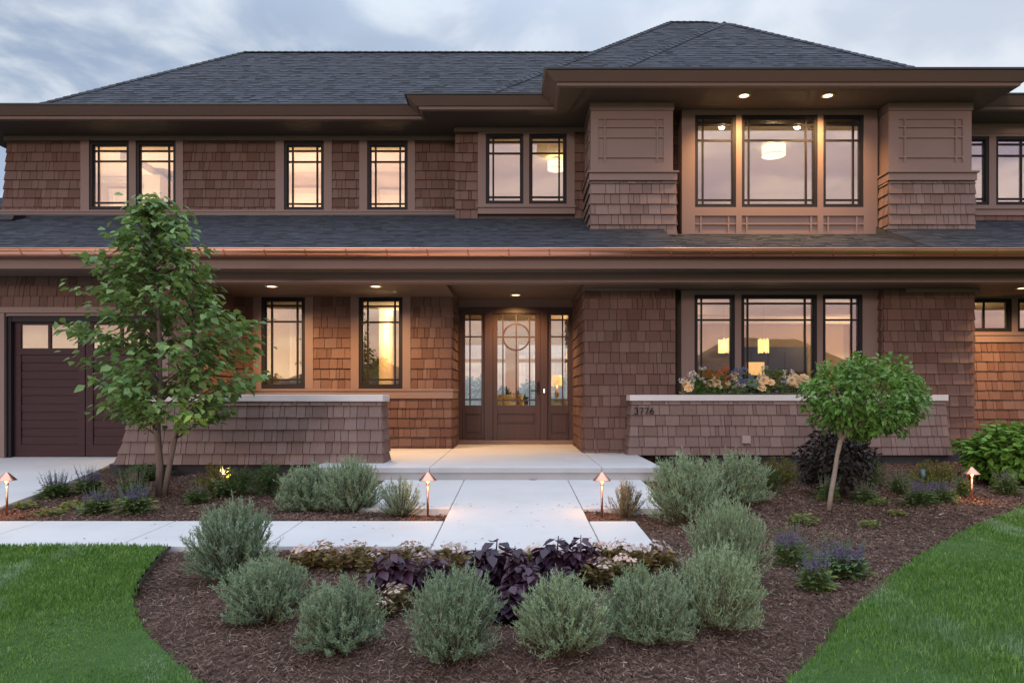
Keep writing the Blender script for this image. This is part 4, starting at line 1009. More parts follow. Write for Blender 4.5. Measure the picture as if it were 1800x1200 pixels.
# ------------------------------------------------------------------ ground, paving
def sheet(name, xs, ys, zf, m, kind='structure'):
    V = np.array([(x, y, zf(x, y)) for y in ys for x in xs]); nx = len(xs); F_ = np.array([(j*nx+i, j*nx+i+1, (j+1)*nx+i+1, (j+1)*nx+i) for j in range(len(ys)-1) for i in range(nx-1)])
    o = np_mesh(name, V, F_, np.full(len(F_), 0.5), m, None, True); return tag(o, kind=kind)
gx = [-4000, -300, -60, -25, -14, -10, -6, -2, 2, 6, 10, 14, 25, 60, 300, 4000]
gy = [-4000, -300, -60, -20, -5, 0, 3, 6, 9.08, 12, 20, 21, 30, 60, 80]
def gz(x, y):
    if y > 21: return -0.6 - 0.06*(y-21)
    return (G(x, max(y, -3)) if y > -60 else G(x, -3)) - 0.16
sheet('ground', gx, gy, gz, M['field'])
lk = MB(); lk.quad((-4000, 70, -2.6), (4000, 70, -2.6), (4000, 5000, -2.6), (-4000, 5000, -2.6)); tag(lk.build('lake', M['water']), kind='structure')

def curve_x(pts):
    P = sorted([(PG(*p)[1], PG(*p)[0]) for p in pts]); ys = np.array([p[0] for p in P]); xs = np.array([p[1] for p in P])
    return lambda y: np.interp(y, ys, xs)
LB = curve_x([(292, 960), (268, 985), (240, 1020), (231, 1050), (240, 1085), (266, 1125), (306, 1163), (350, 1200), (410, 1250), (500, 1330), (620, 1450)])
RB = curve_x([(1960, 838), (1880, 860), (1800, 889), (1700, 929), (1610, 980), (1540, 1030), (1482, 1090), (1440, 1145), (1395, 1190), (1330, 1250), (1240, 1330), (1120, 1450)])
def nz(x, y): return 0.018*math.sin(3.1*x+1.3*math.sin(2.2*y)) + 0.014*math.sin(4.3*y+0.7*x) + 0.008*math.sin(9*x-7*y)
def MZ(x, y):                                     # top of the mulch
    b = -0.045
    d = math.hypot((x-0.4)/3.0, (y-4.5)/1.6)      # slight mound of the front bed
    b += 0.06*max(0, 1-d)
    if x > 2.0: b += 0.05*max(0, 1-math.hypot((x-4)/2.6, (y-8)/3))
    if y > 8.9: b += 0.06*min(1, (y-8.9)/1.2)
    q = G(x, y) + b + nz(x, y)
    if 'RB' in globals() and ((y < 9.2 and x > RB(y)+0.05) or (y < 5.5 and x < LB(y)-0.05)): q = min(q, G(x, y)-0.05)
    return q
sheet('mulch_bed', np.arange(-6.6, 11.5, 0.12), np.arange(1.2, 12.4, 0.12), MZ, M['mulch'])

def slabs(name, rects, zf, edge=0.12, bev=0.006):
    m = MB()
    for x0, x1, y0, y1 in rects:
        p = [(x0, y0), (x1, y0), (x1, y1), (x0, y1)]
        m.hexa([(x, y, zf(x, y)-edge) for x, y in p] + [(x, y, zf(x, y)) for x, y in p])
    o = m.build(name, M['concrete'], None, False, bev); return tag(o, kind='structure')
g_ = 0.004
WL, WR = -0.652, 0.668
slabs('walkway', [(WL+g_, WR-g_, 5.42, 9.10)], G)
slabs('landing', [(-1.66, WL-g_, 7.1, 9.10), (WR+g_, 1.60, 7.1, 9.10)], G)
rr = [(WL-g_-1.02*(i+1)-0.0, WL-g_-1.02*i-2*g_*(i > 0), 5.50, 6.48) for i in range(1)]
xx = WL-g_
side = []
for wdt in (1.28, 1.15, 1.2, 1.2, 1.2, 1.2, 1.2): side.append((xx-wdt, xx, 5.52, 6.48)); xx -= wdt+2*g_
slabs('sidewalk', side, G); slabs('walk_return', [(WR+g_, 1.09, 5.40, 6.47)], G)
# porch slab: overhanging top over a recessed riser
m = MB()
for x0, x1 in ((-2.6, -1.09-g_), (-1.09+g_, 1.10-g_), (1.10+g_, 1.88)): m.box(x0, x1, 9.05, 13.36, -0.070, 0.0)
tag(m.build('porch_floor', M['concrete'], None, False, 0.006), kind='structure')
m = MB()
for x0, x1 in ((-2.6, -1.09-g_), (-1.09+g_, 1.10-g_), (1.10+g_, 1.88)): m.box(x0, x1, 9.046, 9.0495, -0.068, -0.006)
tag(m.build('porch_front_shade', M['concrete_shaded']), kind='structure')  # thin skin added over the slab front to carry its painted shade
m = MB(); m.box(-2.57, 1.85, 9.09, 13.3, -0.30, -0.0705); tag(m.build('porch_step', M['concrete_shaded']), kind='structure')  # riser body, same painted shade as the slab front
def DZ(x, y): return -0.05 - 0.042*(11.05-y)
dpts = [(-6.1, 11.2), (-6.02, 10.78), (-5.75, 9.9), (-5.55, 9.0), (-5.36, 8.1), (-5.22, 7.3), (-5.12, 6.5)]
m = MB()
for i in range(len(dpts)-1):
    (xa, ya), (xb, yb) = dpts[i], dpts[i+1]
    m.hexa([(-14, yb, DZ(0, yb)-0.12), (xb, yb, DZ(0, yb)-0.12), (xa, ya, DZ(0, ya)-0.12), (-14, ya, DZ(0, ya)-0.12), (-14, yb, DZ(0, yb)), (xb, yb, DZ(0, yb)), (xa, ya, DZ(0, ya)), (-14, ya, DZ(0, ya))])
tag(m.build('driveway', M['concrete']), kind='structure')

# ------------------------------------------------------------------ lawns
def lawn(name, ys, xa, xb, n):
    V, Fc = [], []
    for y in ys:
        a, b = xa(y), xb(y)
        for i in range(n+1): x = a+(b-a)*i/n; V.append((x, y, G(x, y)-0.005+0.4*nz(x*0.6, y*0.6)))
    for j in range(len(ys)-1):
        for i in range(n): Fc.append((j*(n+1)+i, j*(n+1)+i+1, (j+1)*(n+1)+i+1, (j+1)*(n+1)+i))
    return tag(np_mesh(name, np.array(V), np.array(Fc), np.full(len(Fc), 0.5), M['turf'], None, True), kind='structure')
ysl = np.linspace(1.2, 5.5, 60); ysr = np.linspace(1.2, 9.2, 90)
lawn('left_lawn', ysl, lambda y: -7.5, LB, 30); lawn('right_lawn', ysr, RB, lambda y: 11.0, 30)
def grass(name, n, yr, xr, ok):
    d = []
    y = RNG.uniform(*yr, n*4); y = yr[0] + (yr[1]-yr[0])*RNG.random(n*4)**1.35; x = RNG.uniform(*xr, n*4)
    keep = ok(x, y); x, y = x[keep][:n], y[keep][:n]; k = len(x)
    ang = RNG.uniform(0, 2*np.pi, k); h = RNG.uniform(0.022, 0.046, k)*(0.85+0.3*np.sin(x*2.3)*np.sin(y*3.1)); wd = RNG.uniform(0.0012, 0.0026, k)*np.clip(y/3.2, 0.9, 2.2)
    lean = RNG.uniform(0.1, 0.9, k); la = RNG.uniform(0, 2*np.pi, k)
    z = -0.16-0.0272*(9.08-np.minimum(y, 9.08)) - 0.005
    base = np.stack([x, y, z], 1); sd = np.stack([np.cos(ang), np.sin(ang), np.zeros(k)], 1)*wd[:, None]
    ld = np.stack([np.cos(la), np.sin(la), np.zeros(k)], 1)
    mid = base + ld*(h*0.22*lean)[:, None] + np.stack([np.zeros(k), np.zeros(k), h*0.6], 1); tip = base + ld*(h*0.75*lean)[:, None] + np.stack([np.zeros(k), np.zeros(k), h*(1-0.25*lean)], 1)
    V = np.stack([base-sd, base+sd, mid+sd*0.8, mid-sd*0.8, tip+sd*0.15, tip-sd*0.15], 1).reshape(-1, 3); b = np.arange(k)*6
    Fc = np.concatenate([np.stack([b, b+1, b+2, b+3], 1), np.stack([b+3, b+2, b+4, b+5], 1)]); r = RNG.random(k); r = np.concatenate([r, r])
    return tag(np_mesh(name, V, Fc, r, M['grass']), kind='stuff')
grass('lawn_grass', 150000, (2.2, 5.52), (-6.0, 0.5), lambda x, y: x < LB(y)+0.02*np.sin(y*40)+0.01)
grass('lawn_grass', 190000, (2.2, 9.0), (0.5, 8.6), lambda x, y: x > RB(y)-0.02*np.sin(y*37)-0.01)
ed = MB(); yy = np.linspace(4.4, 5.5, 14); ed.tube([(LB(y)+0.03, y, G(0, y)-0.005) for y in yy], 0.010, 8)
tag(ed.build('lawn_edging', M['black_metal']), 'black rounded lawn edging strip beside the left lawn corner', 'edging')
# ------------------------------------------------------------------ loose bark chips
def chips(n):
    y = 2.4 + 9.0*RNG.random(n*3)**2.0; x = RNG.uniform(-6.0, 9.0, n*3)
    x = x + 0*y
    def inside(x0, x1, y0, y1): return (x > x0) & (x < x1) & (y > y0) & (y < y1)
    bad = (x < LB(np.minimum(y, 5.5)))&(y < 5.5) | ((x > RB(y)) & (y < 9.2)) | inside(WL, WR, 5.4, 9.2) | inside(-1.67, 1.61, 7.08, 9.2) | inside(-9, WL, 5.5, 6.5) | inside(0, 1.1, 5.38, 6.5) | inside(-2.7, 2.5, 9.0, 14) | ((x < 1.9) & (y > 9.6)) | ((x < np.interp(y, [6.5, 11], [-5.0, -5.9])) & (y > 6.4)) | (y > 11.0)
    bad |= np.abs(x/y) > 0.80
    x, y = x[~bad][:n], y[~bad][:n]; k = len(x)
    z = np.array([MZ(a, b) for a, b in zip(x, y)]) + RNG.uniform(0.002, 0.016, k)
    L = RNG.uniform(0.006, 0.021, k)*np.where(RNG.random(k) < 0.06, 1.7, 1.0); W = RNG.uniform(0.0015, 0.0045, k)*np.clip(y/4, 0.9, 1.8); a = RNG.uniform(0, np.pi, k); t = RNG.normal(0, 0.22, k)
    u = np.stack([np.cos(a)*np.cos(t), np.sin(a)*np.cos(t), np.sin(t)], 1)*L[:, None]; roll = RNG.normal(0, 0.5, k)
    v = np.stack([-np.sin(a)*np.cos(roll), np.cos(a)*np.cos(roll), np.sin(roll)], 1)*W[:, None]; c = np.stack([x, y, z], 1)
    up = np.array([0, 0, 0.004])
    V = np.stack([c-u-v*0.6, c-u*0.9+v, c+u*0.8+v*0.8+up, c+u-v*0.5+up], 1).reshape(-1, 3); b = np.arange(k)*4
    return tag(np_mesh('mulch_chips', V, np.stack([b, b+1, b+2, b+3], 1), RNG.random(k), M['chip']), kind='stuff')
chips(170000)
def stray(n):
    x = RNG.choice([-0.66, 0.66, -1.6, 1.55, -3.0], n)+RNG.normal(0, 0.35, n); y = RNG.choice([5.6, 6.45, 7.15, 7.2], n)+RNG.normal(0, 0.16, n)
    ok = ((x > WL) & (x < WR) & (y > 5.45) & (y < 9)) | ((x > -1.6) & (x < 1.55) & (y > 7.12) & (y < 9)) | ((x > -6) & (x < WL) & (y > 5.55) & (y < 6.46)); x, y = x[ok], y[ok]; k = len(x)
    c = np.stack([x, y, -0.16-0.0272*(9.08-y)+0.004], 1); a = RNG.uniform(0, 6.28, k); u = np.stack([np.cos(a), np.sin(a), 0*a], 1)*RNG.uniform(0.006, 0.016, k)[:, None]; v = np.stack([-np.sin(a), np.cos(a), 0.3+0*a], 1)*RNG.uniform(0.002, 0.004, k)[:, None]
    b = np.arange(k)*4; tag(np_mesh('mulch_chips', np.stack([c-u-v, c-u*0.9+v, c+u+v, c+u-v], 1).reshape(-1, 3), np.stack([b, b+1, b+2, b+3], 1), RNG.random(k), M['chip']), kind='stuff')
stray(260)

# ------------------------------------------------------------------ plants
def leaves_mesh(name, C, D, Nrm, L, W, m, parent=None, r=None, fold=0.0, droop=0.0, shape=0.45):
    """k leaves: base point C, direction D, face normal Nrm, length L, half width W. Six-point leaf of two folded halves"""
    k = len(C); D = D/np.linalg.norm(D, axis=1, keepdims=True); S_ = np.cross(D, Nrm); S_ /= (np.linalg.norm(S_, axis=1, keepdims=True)+1e-9); Nn = np.cross(S_, D)
    L = L[:, None]; W = W[:, None]; tip = C+D*L+np.array([0, 0, -1.0])*L*droop; q = C+D*L*shape - np.array([0, 0, 1.0])*L*droop*0.2
    lft = q-S_*W+Nn*W*fold; rgt = q+S_*W+Nn*W*fold
    q2 = C+D*L*(shape+0.28) - np.array([0, 0, 1.0])*L*droop*0.5; l2 = q2-S_*W*0.72+Nn*W*fold*0.8; r2 = q2+S_*W*0.72+Nn*W*fold*0.8
    V = np.stack([C, lft, l2, tip, r2, rgt], 1).reshape(-1, 3); b = np.arange(k)*6
    Fc = np.concatenate([np.stack([b, b+3, b+2, b+1], 1), np.stack([b, b+5, b+4, b+3], 1)])
    if r is None: r = RNG.random(k)
    return np_mesh(name, V, Fc, np.concatenate([r, r]), m, parent)
def blade_mesh(name, C, D, L, W, m, parent=None, r=None):       # one diamond per leaf
    k = len(C); D = D/np.linalg.norm(D, axis=1, keepdims=True); rv = RNG.normal(size=(k, 3)); S_ = np.cross(D, rv); S_ /= np.linalg.norm(S_, axis=1, keepdims=True)
    L = L[:, None]; W = W[:, None]; V = np.stack([C, C+D*L*0.45-S_*W, C+D*L, C+D*L*0.45+S_*W], 1).reshape(-1, 3); b = np.arange(k)*4
    return np_mesh(name, V, np.stack([b, b+1, b+2, b+3], 1), RNG.random(k) if r is None else r, m, parent)
def unit(v): return v/(np.linalg.norm(v, axis=-1, keepdims=True)+1e-9)

def willow_shrub(stems=70, per=80, m='willow', wide=0.5, spread=1.0, leaf=0.062, seed=0, base_w=0.35):
    """unit shrub: height 1, radius 0.5; fine narrow leaves along many thin twigs"""
    g = np.random.default_rng(seed); e = empty('willow_shrub', (0, 0, 0)); st = MB(); C, D = [], []
    for s in range(stems):
        a = g.uniform(0, 2*np.pi); q = g.uniform(0, 1)**0.6; el = q
        end = np.array([math.cos(a)*wide*math.sin(el*1.75)*(q2 := g.uniform(0.62, 1.10)), math.sin(a)*wide*math.sin(el*1.75)*q2, 0.46+0.46*math.cos(el*1.75)*g.uniform(0.70, 1.12)])
        if el > 0.72: end[2] = g.uniform(0.15, 0.58)
        b0 = np.array([math.cos(a), math.sin(a), 0])*g.uniform(0.01, 0.07); mid = b0*0.5+end*0.45+np.array([math.cos(a)*0.06*wide, math.sin(a)*0.06*wide, 0.05 if el < 0.6 else -0.02])
        def bz(t): return (1-t)**2*b0+2*t*(1-t)*mid+t*t*end
        st.tube([bz(0), bz(0.35), bz(0.7), bz(1.0)], [0.010, 0.007, 0.005, 0.002], 4, cap=False)
        ntw = 9
        tw = []
        for k in range(ntw):
            t = 0.28+0.72*(k+g.random())/ntw; p = bz(min(t, 1)); d = unit(bz(min(t+0.05, 1.05))-bz(t-0.05)); dd = unit(d + g.normal(0, 0.40, 3) + np.array([0, 0, 0.75])); ln = g.uniform(0.06, 0.20)*(1.15-0.3*t); tw.append((p, dd, ln))
        tw.append((bz(0.86), unit(bz(1.0)-bz(0.85)), np.linalg.norm(bz(1.0)-bz(0.86))*1.1))
        n_ = per//len(tw)
        for p, dd, ln in tw:
            for j in range(n_):
                t = (j+0.5)/n_; C.append(p+dd*ln*t); D.append(dd*0.9+g.normal(0, 0.48, 3)+np.array([0, 0, 0.28]))
    C, D = np.array(C), np.array(D); keep = C[:, 2] > 0.04; C, D = C[keep], D[keep]; k = len(C)
    st.build('stems', M['twig'], e)
    blade_mesh('foliage', C, D, g.uniform(0.6, 1.15, k)*leaf, g.uniform(0.8, 1.2, k)*leaf*0.082, M[m], e, np.clip(g.normal(0.5, 0.25, k), 0, 1))
    return e
def place(proto, used, px, py, wpx, top, label, group, cat, first, zf=None, squash=1.0, yscale=1.0):
    """put a unit plant so that its base stands at pixel (px,py), as wide and tall as measured there"""
    x, y = PG(px, py); sx = wpx*y/F; hz = (py-top)*y/F*1.0
    z = (MZ(x, y) if zf is None else zf)-0.01
    loc, rz, sc = (x, y, z), random.uniform(0, 6.28), (sx, sx*yscale, hz*squash); tx, ty = random.gauss(0, 0.06), random.gauss(0, 0.06)
    if first not in used:
        used.add(first); proto.location = loc; proto.rotation_euler = (tx, ty, rz); proto.scale = sc; tag(proto, label, cat, group); return proto
    o = dup(proto, loc, rz, sc, label, group); o.rotation_euler = (tx, ty, rz); o['category'] = cat; return o
used = set()
WV = [willow_shrub(190, 140, seed=s, leaf=0.054) for s in (1, 2, 3)]
WT = willow_shrub(80, 100, seed=5, wide=0.5, leaf=0.058)
GRP = 'grey green willow shrubs'
wl = [(414, 1008, 142, 866, 'tall grey green willow shrub by the sidewalk, at the corner of the left lawn'),
      (470, 1082, 150, 966, 'grey green willow shrub just in front of the tall one at the left lawn corner'),
      (598, 1126, 143, 996, 'low grey green willow shrub between the left lawn corner and the front centre pair'),
      (795, 1152, 158, 984, 'largest round willow shrub of the front centre pair, left of the bare mulch gap'),
      (995, 1147, 160, 1008, 'round willow shrub of the front centre pair, right of the bare mulch gap'),
      (1138, 1117, 150, 982, 'round grey green willow shrub in front of the white begonias on the right'),
      (1262, 1094, 148, 942, 'grey green willow shrub nearest the mulch path to the right lawn, before a taller one'),
      (1280, 1030, 132, 872, 'tall grey green willow shrub behind another, right of the short walkway slab'),
      (545, 887, 112, 800, 'willow shrub beside the dark yew, in front of the left low wall'),
      (618, 893, 104, 794, 'willow shrub at the left end of the landing, against the low wall corner'),
      (1207, 908, 128, 786, 'big willow shrub at the right end of the landing'),
      (1292, 884, 112, 790, 'willow shrub under the flower trough, beside a small dark yew')]
for i, (px, py, wp, tp, lb) in enumerate(wl): place(WV[i % 3], used, px, py, wp*1.05, tp-3, lb, GRP, 'shrub', 'w%d' % (i % 3))
place(WT, used, 705, 896, 82, 820, 'small vase shaped willow shrub beside the left copper path light of the landing', GRP, 'shrub', 'wt')
WRd = willow_shrub(70, 90, 'willow_red', seed=9); WRd.name = 'willow_shrub'
place(WRd, used, 1100, 897, 66, 828, 'small sparse reddish willow shrub beside the right copper path light of the landing', GRP, 'shrub', 'wr')

def needle_bush(name, m, seed, n=2600, sprays=60):
    g = np.random.default_rng(seed); e = empty(name, (0, 0, 0)); C, D = [], []; st = MB()
    for s in range(sprays):
        a = g.uniform(0, 2*np.pi); el = g.uniform(0.05, 1.35); r = g.uniform(0.75, 1.05); end = np.array([0.5*math.cos(a)*math.cos(el)*r, 0.5*math.sin(a)*math.cos(el)*r, 0.12+0.85*math.sin(el)*r])
        st.tube([(0, 0, 0.02), tuple(end*0.55+np.array([0, 0, 0.06])), tuple(end)], [0.012, 0.008, 0.003], 4, cap=False)
        for j in range(n//sprays):
            t = g.uniform(0.3, 1.0); C.append(end*t+np.array([0, 0, 0.12*t*(1-t)])+g.normal(0, 0.028, 3)); D.append(unit(end)*0.7+g.normal(0, 0.5, 3)+np.array([0, 0, 0.15]))
    C, D = np.array(C), np.array(D); st.build('stems', M['twig'], e); k = len(C)
    blade_mesh('foliage', C, D, g.uniform(0.05, 0.11, k), g.uniform(0.006, 0.012, k), M[m], e); return e
YW = needle_bush('yew_bush', 'yew', 21); YG = needle_bush('golden_juniper', 'gold_yew', 22)
for px, py, wp, tp, lb in ((415, 868, 70, 812, 'dark green yew behind the garden spotlight, left one of the pair at the low wall'), (472, 866, 95, 806, 'dark green yew beside the willow shrub, right one of the pair at the low wall'), (1355, 862, 62, 820, 'small dark yew between the willow shrubs and the black leaved shrub'), (255, 838, 110, 804, 'dark green yew behind the maple trunks'), (1535, 856, 60, 800, 'dark green yew on the right of the black leaved shrub')):
    place(YW, used, px, py, wp, tp, lb, 'dark yews along the foundation', 'shrub', 'yew')
for px, py, wp, tp, lb in ((378, 862, 70, 806, 'yellow green juniper in front of the left low wall, right of the maple'), (1640, 852, 95, 800, 'yellow green juniper at the foot of the right corner pier'), (1370, 850, 85, 795, 'olive juniper behind the small yew, under the numbered wall')):
    place(YG, used, px, py, wp, tp, lb, 'golden junipers', 'shrub', 'gold')

def leafy_bush(name, m, seed, n, leaf, wide=0.5, hollow=0.35, flat=1.0):
    g = np.random.default_rng(seed); e = empty(name, (0, 0, 0)); v = unit(g.normal(size=(n, 3))); v[:, 2] = v[:, 2]*0.9
    rad = (hollow+(1-hollow)*g.random(n)**0.5)*(1+0.10*np.sin(v[:, 0]*7+seed)*np.sin(v[:, 1]*6)+0.08*np.sin(v[:, 2]*9))
    C = np.stack([v[:, 0]*wide*rad, v[:, 1]*wide*rad, 0.5+v[:, 2]*0.5*rad], 1); D = v*0.6+g.normal(0, 0.5, (n, 3)); D[:, 2] += -0.1; Nn = v*0.6+np.array([0, 0, 0.9])+g.normal(0, 0.3, (n, 3))
    leaves_mesh('foliage', C, D, Nn, g.uniform(0.7, 1.2, n)*leaf, g.uniform(0.8, 1.15, n)*leaf*0.28, M[m], e, g.random(n), 0.25, 0.25)
    st = MB()
    for k in range(9): a = g.uniform(0, 6.28); st.tube([(0.03*math.cos(a), 0.03*math.sin(a), 0), (0.15*math.cos(a), 0.15*math.sin(a), 0.35), (0.3*math.cos(a), 0.3*math.sin(a), 0.7)], [0.015, 0.01, 0.004], 5, cap=False)
    st.build('stems', M['twig'], e); return e
NB = leafy_bush('ninebark_shrub', 'ninebark', 31, 2400, 0.085); place(NB, used, 1468, 868, 125, 742, 'round black purple leaved shrub behind the little standard tree', None, 'shrub', 'nb')
HB = leafy_bush('hydrangea_bush', 'hydrangea', 32, 2300, 0.11); place(HB, used, 1785, 846, 165, 735, 'bright green leafy bush at the right edge below the orange lit wall', None, 'shrub', 'hb')

def salvia(seed, spikes, bloom, bl_frac=0.5, leaf_m='salvia_leaf', sh=0.5):
    """unit perennial: leafy base and upright spikes dotted with florets"""
    g = np.random.default_rng(seed); e = empty('salvia_plant', (0, 0, 0)); st = MB(); C, D, FC, FD = [], [], [], []
    for s in range(spikes):
        a = g.uniform(0, 6.28); r = g.uniform(0.02, 0.42); top = np.array([math.cos(a)*r*1.05, math.sin(a)*r*1.05, g.uniform(0.7, 1.0)]); b = np.array([math.cos(a)*r*0.35, math.sin(a)*r*0.35, 0])
        st.tube([tuple(b), tuple((b+top)/2+np.array([0, 0, 0.03])), tuple(top)], [0.008, 0.006, 0.003], 4, cap=False)
        for j in range(17):
            t = bl_frac+(1-bl_frac)*(j+g.random())/26; p = b+(top-b)*t; FC.append(p+g.normal(0, 0.008, 3)); FD.append(g.normal(0, 1, 3)+np.array([0, 0, 0.5]))
        for j in range(16):
            t = g.uniform(0.12, bl_frac+0.05); p = b+(top-b)*t; C.append(p); D.append(np.array([math.cos(a+g.normal(0, 1.2)), math.sin(a+g.normal(0, 1.2)), g.uniform(-0.1, 0.7)]))
    for j in range(200): a = g.uniform(0, 6.28); r = g.uniform(0.05, 0.36); C.append(np.array([math.cos(a)*r, math.sin(a)*r, g.uniform(0.03, sh*0.7)])); D.append(np.array([math.cos(a), math.sin(a), g.uniform(-0.1, 0.6)]))
    C, D, FC, FD = map(np.array, (C, D, FC, FD)); k = len(C); st.build('stems', M[leaf_m], e)
    leaves_mesh('foliage', C, D, np.tile([0, 0, 1.0], (k, 1))+g.normal(0, 0.3, (k, 3)), g.uniform(0.10, 0.2, k), g.uniform(0.018, 0.035, k), M[leaf_m], e, g.random(k), 0.2, 0.15)
    blade_mesh('blossoms', FC, FD, g.uniform(0.03, 0.055, len(FC)), g.uniform(0.009, 0.015, len(FC)), M[bloom], e); return e
SA, SB, SP = salvia(41, 38, 'salvia_bloom'), salvia(42, 32, 'salvia_spent', 0.55), salvia(43, 14, 'pink_bloom', 0.6)
SGR = 'salvias in the mulch beds'
for proto, key, px, py, wp, tp, lb in (
    (SA, 'sa', 98, 868, 72, 815, 'violet salvia standing against the driveway edge, nearest the far left path light'), (SA, 'sa', 157, 862, 62, 808, 'violet salvia on the driveway edge, next one toward the maple'),
    (SA, 'sa', 172, 898, 72, 846, 'low violet salvia at the middle of the left bed, left of its twin'), (SA, 'sa', 238, 900, 86, 836, 'violet salvia in front of the maple trunks, right of its twin'),
    (SB, 'sb', 232, 872, 62, 800, 'tall faded salvia spikes just left of the maple trunks'), (SB, 'sb', 346, 878, 54, 830, 'faded mauve salvia right of the maple trunks'),
    (SP, 'sp', 395, 868, 62, 806, 'pink spiked perennial beside the garden spotlight'),
    (SA, 'sa', 1392, 982, 80, 898, 'violet salvia with lime leaves, right of the tall willow shrub'), (SA, 'sa', 1478, 1006, 130, 922, 'wide violet salvia at the middle of the right bed'), (SA, 'sa', 1436, 1030, 84, 945, 'violet salvia nearest the camera in the right bed'),
    (SB, 'sb', 1452, 880, 52, 826, 'faded salvia behind the base of the little standard tree'), (SB, 'sb', 1520, 880, 58, 833, 'faded salvia right of the little standard tree'), (SB, 'sb', 1582, 866, 48, 818, 'faded salvia behind the violet ones, below the right corner pier'),
    (SA, 'sa', 1618, 888, 76, 830, 'violet salvia left of the right bed path light, left of two'), (SA, 'sa', 1655, 884, 62, 832, 'violet salvia left of the right bed path light, right of two'), (SB, 'sb', 1690, 872, 40, 818, 'pale salvia directly behind the right bed path light'), (SB, 'sb', 1768, 866, 60, 812, 'faded salvia in front of the bright green bush at the right edge')):
    place(proto, used, px, py, wp, tp, lb, SGR, 'salvia', key)
def mat_plant(seed, m, n=150):
    g = np.random.default_rng(seed); e = empty('groundcover_plant', (0, 0, 0)); a = g.uniform(0, 6.28, n); r = 0.45*np.sqrt(g.random(n)); C = np.stack([np.cos(a)*r, np.sin(a)*r, g.uniform(0.15, 0.9, n)*(1-r)], 1); D = np.stack([np.cos(a+g.normal(0, 0.6, n)), np.sin(a+g.normal(0, 0.6, n)), g.uniform(0, 0.8, n)], 1)
    leaves_mesh('foliage', C, D, np.tile([0, 0, 1.0], (n, 1))+g.normal(0, 0.35, (n, 3)), g.uniform(0.14, 0.26, n), g.uniform(0.05, 0.08, n), M[m], e, g.random(n), 0.2, 0.2)
    s = MB(); s.tube([(0, 0, -0.1), (0, 0, 0.25)], [0.05, 0.03], 5); s.build('stems', M['twig'], e); return e
MP = mat_plant(51, 'salvia_pale')
for px, py, wp, tp, lb in ((45, 886, 34, 872, 'low lime green plant right of the far left path light'), (90, 898, 46, 880, 'low lime green plant closest to the sidewalk in the left bed'), (126, 884, 34, 870, 'low lime green plant in front of the driveway salvias'), (1545, 886, 36, 872, 'low green plant nearest the faded salvia right of the little tree'), (1528, 916, 34, 902, 'low green plant, alone in the open mulch right of the little tree'), (1577, 902, 32, 890, 'low green plant between the lone one and the violet pair'), (1412, 912, 44, 892, 'low green plant at the foot of the lime leaved salvia'), (1436, 1030, 56, 1012, 'yellowing lime leaves under the nearest salvia of the right bed'), (1536, 1008, 20, 998, 'tiny pale green seedling at the edge of the right lawn')):
    place(MP, used, px, py, wp, tp, lb, 'low ground cover plants', 'plant', 'mp', squash=1.3)

def coleus(seed, tiers=8, leaf=0.40):
    g = np.random.default_rng(seed); e = empty('coleus_plant', (0, 0, 0)); C, D, Nn, L = [], [], [], []; st = MB()
    for s in range(4):
        a0 = g.uniform(0, 6.28); off = np.array([math.cos(a0), math.sin(a0), 0])*(0.15 if s else 0.0); hh = (0.95, 0.75, 0.62, 0.5)[s]; top = off*1.8+np.array([0, 0, hh]); b = off*0.4
        st.tube([tuple(b), tuple((b+top)/2), tuple(top)], [0.025, 0.02, 0.01], 5)
        for t in range(tiers):
            f = 0.18+0.82*(t+0.3)/tiers; p = b+(top-b)*f
            for q in range(4):
                a = a0+t*0.9+q*math.pi/2+g.normal(0, 0.2); C.append(p+np.array([math.cos(a), math.sin(a), 0])*0.05); D.append(np.array([math.cos(a), math.sin(a), g.uniform(-0.35, 0.3)])); Nn.append(np.array([-math.cos(a)*0.2, -math.sin(a)*0.2, 1])+g.normal(0, 0.2, 3)); L.append(leaf*(1.1-0.55*f)*g.uniform(0.8, 1.15))
    C, D, Nn, L = map(np.array, (C, D, Nn, L)); st.build('stems', M['coleus'], e)
    leaves_mesh('foliage', C, D, Nn, L, L*0.40, M['coleus'], e, g.random(len(L)), 0.22, 0.45); return e
CA, CB = coleus(61), coleus(62, 7, 0.46)
CG = 'dark purple coleus in front of the walkway'
for i, (px, py, wp, tp, lb) in enumerate(((690, 1034, 82, 950, 'leftmost dark purple coleus of the front bed, behind the low willow shrub'), (762, 1030, 60, 962, 'short dark purple coleus between the leftmost one and the tall pair'), (832, 1032, 70, 946, 'dark purple coleus with one broad leaf, left of the tallest one'), (868, 1024, 84, 932, 'tallest dark purple coleus, before the centre of the walkway'), (905, 1034, 62, 950, 'dark purple coleus right beside the tallest one'), (975, 1022, 74, 940, 'dark purple coleus with a pointed top, right of the gap before the walkway'), (1020, 1022, 66, 940, 'rightmost tall dark purple coleus, before the right edge of the walkway'), (928, 1046, 58, 985, 'low dark purple coleus in the gap between the tall ones'), (896, 1082, 84, 1010, 'lowest dark purple coleus, in the mulch between the front willow pair'), (985, 1040, 70, 990, 'dark purple coleus just behind the right willow of the front pair'))):
    place(CA if i % 2 == 0 else CB, used, px, py, wp*1.2, tp+3, lb, CG, 'coleus', 'co%d' % (i % 2))
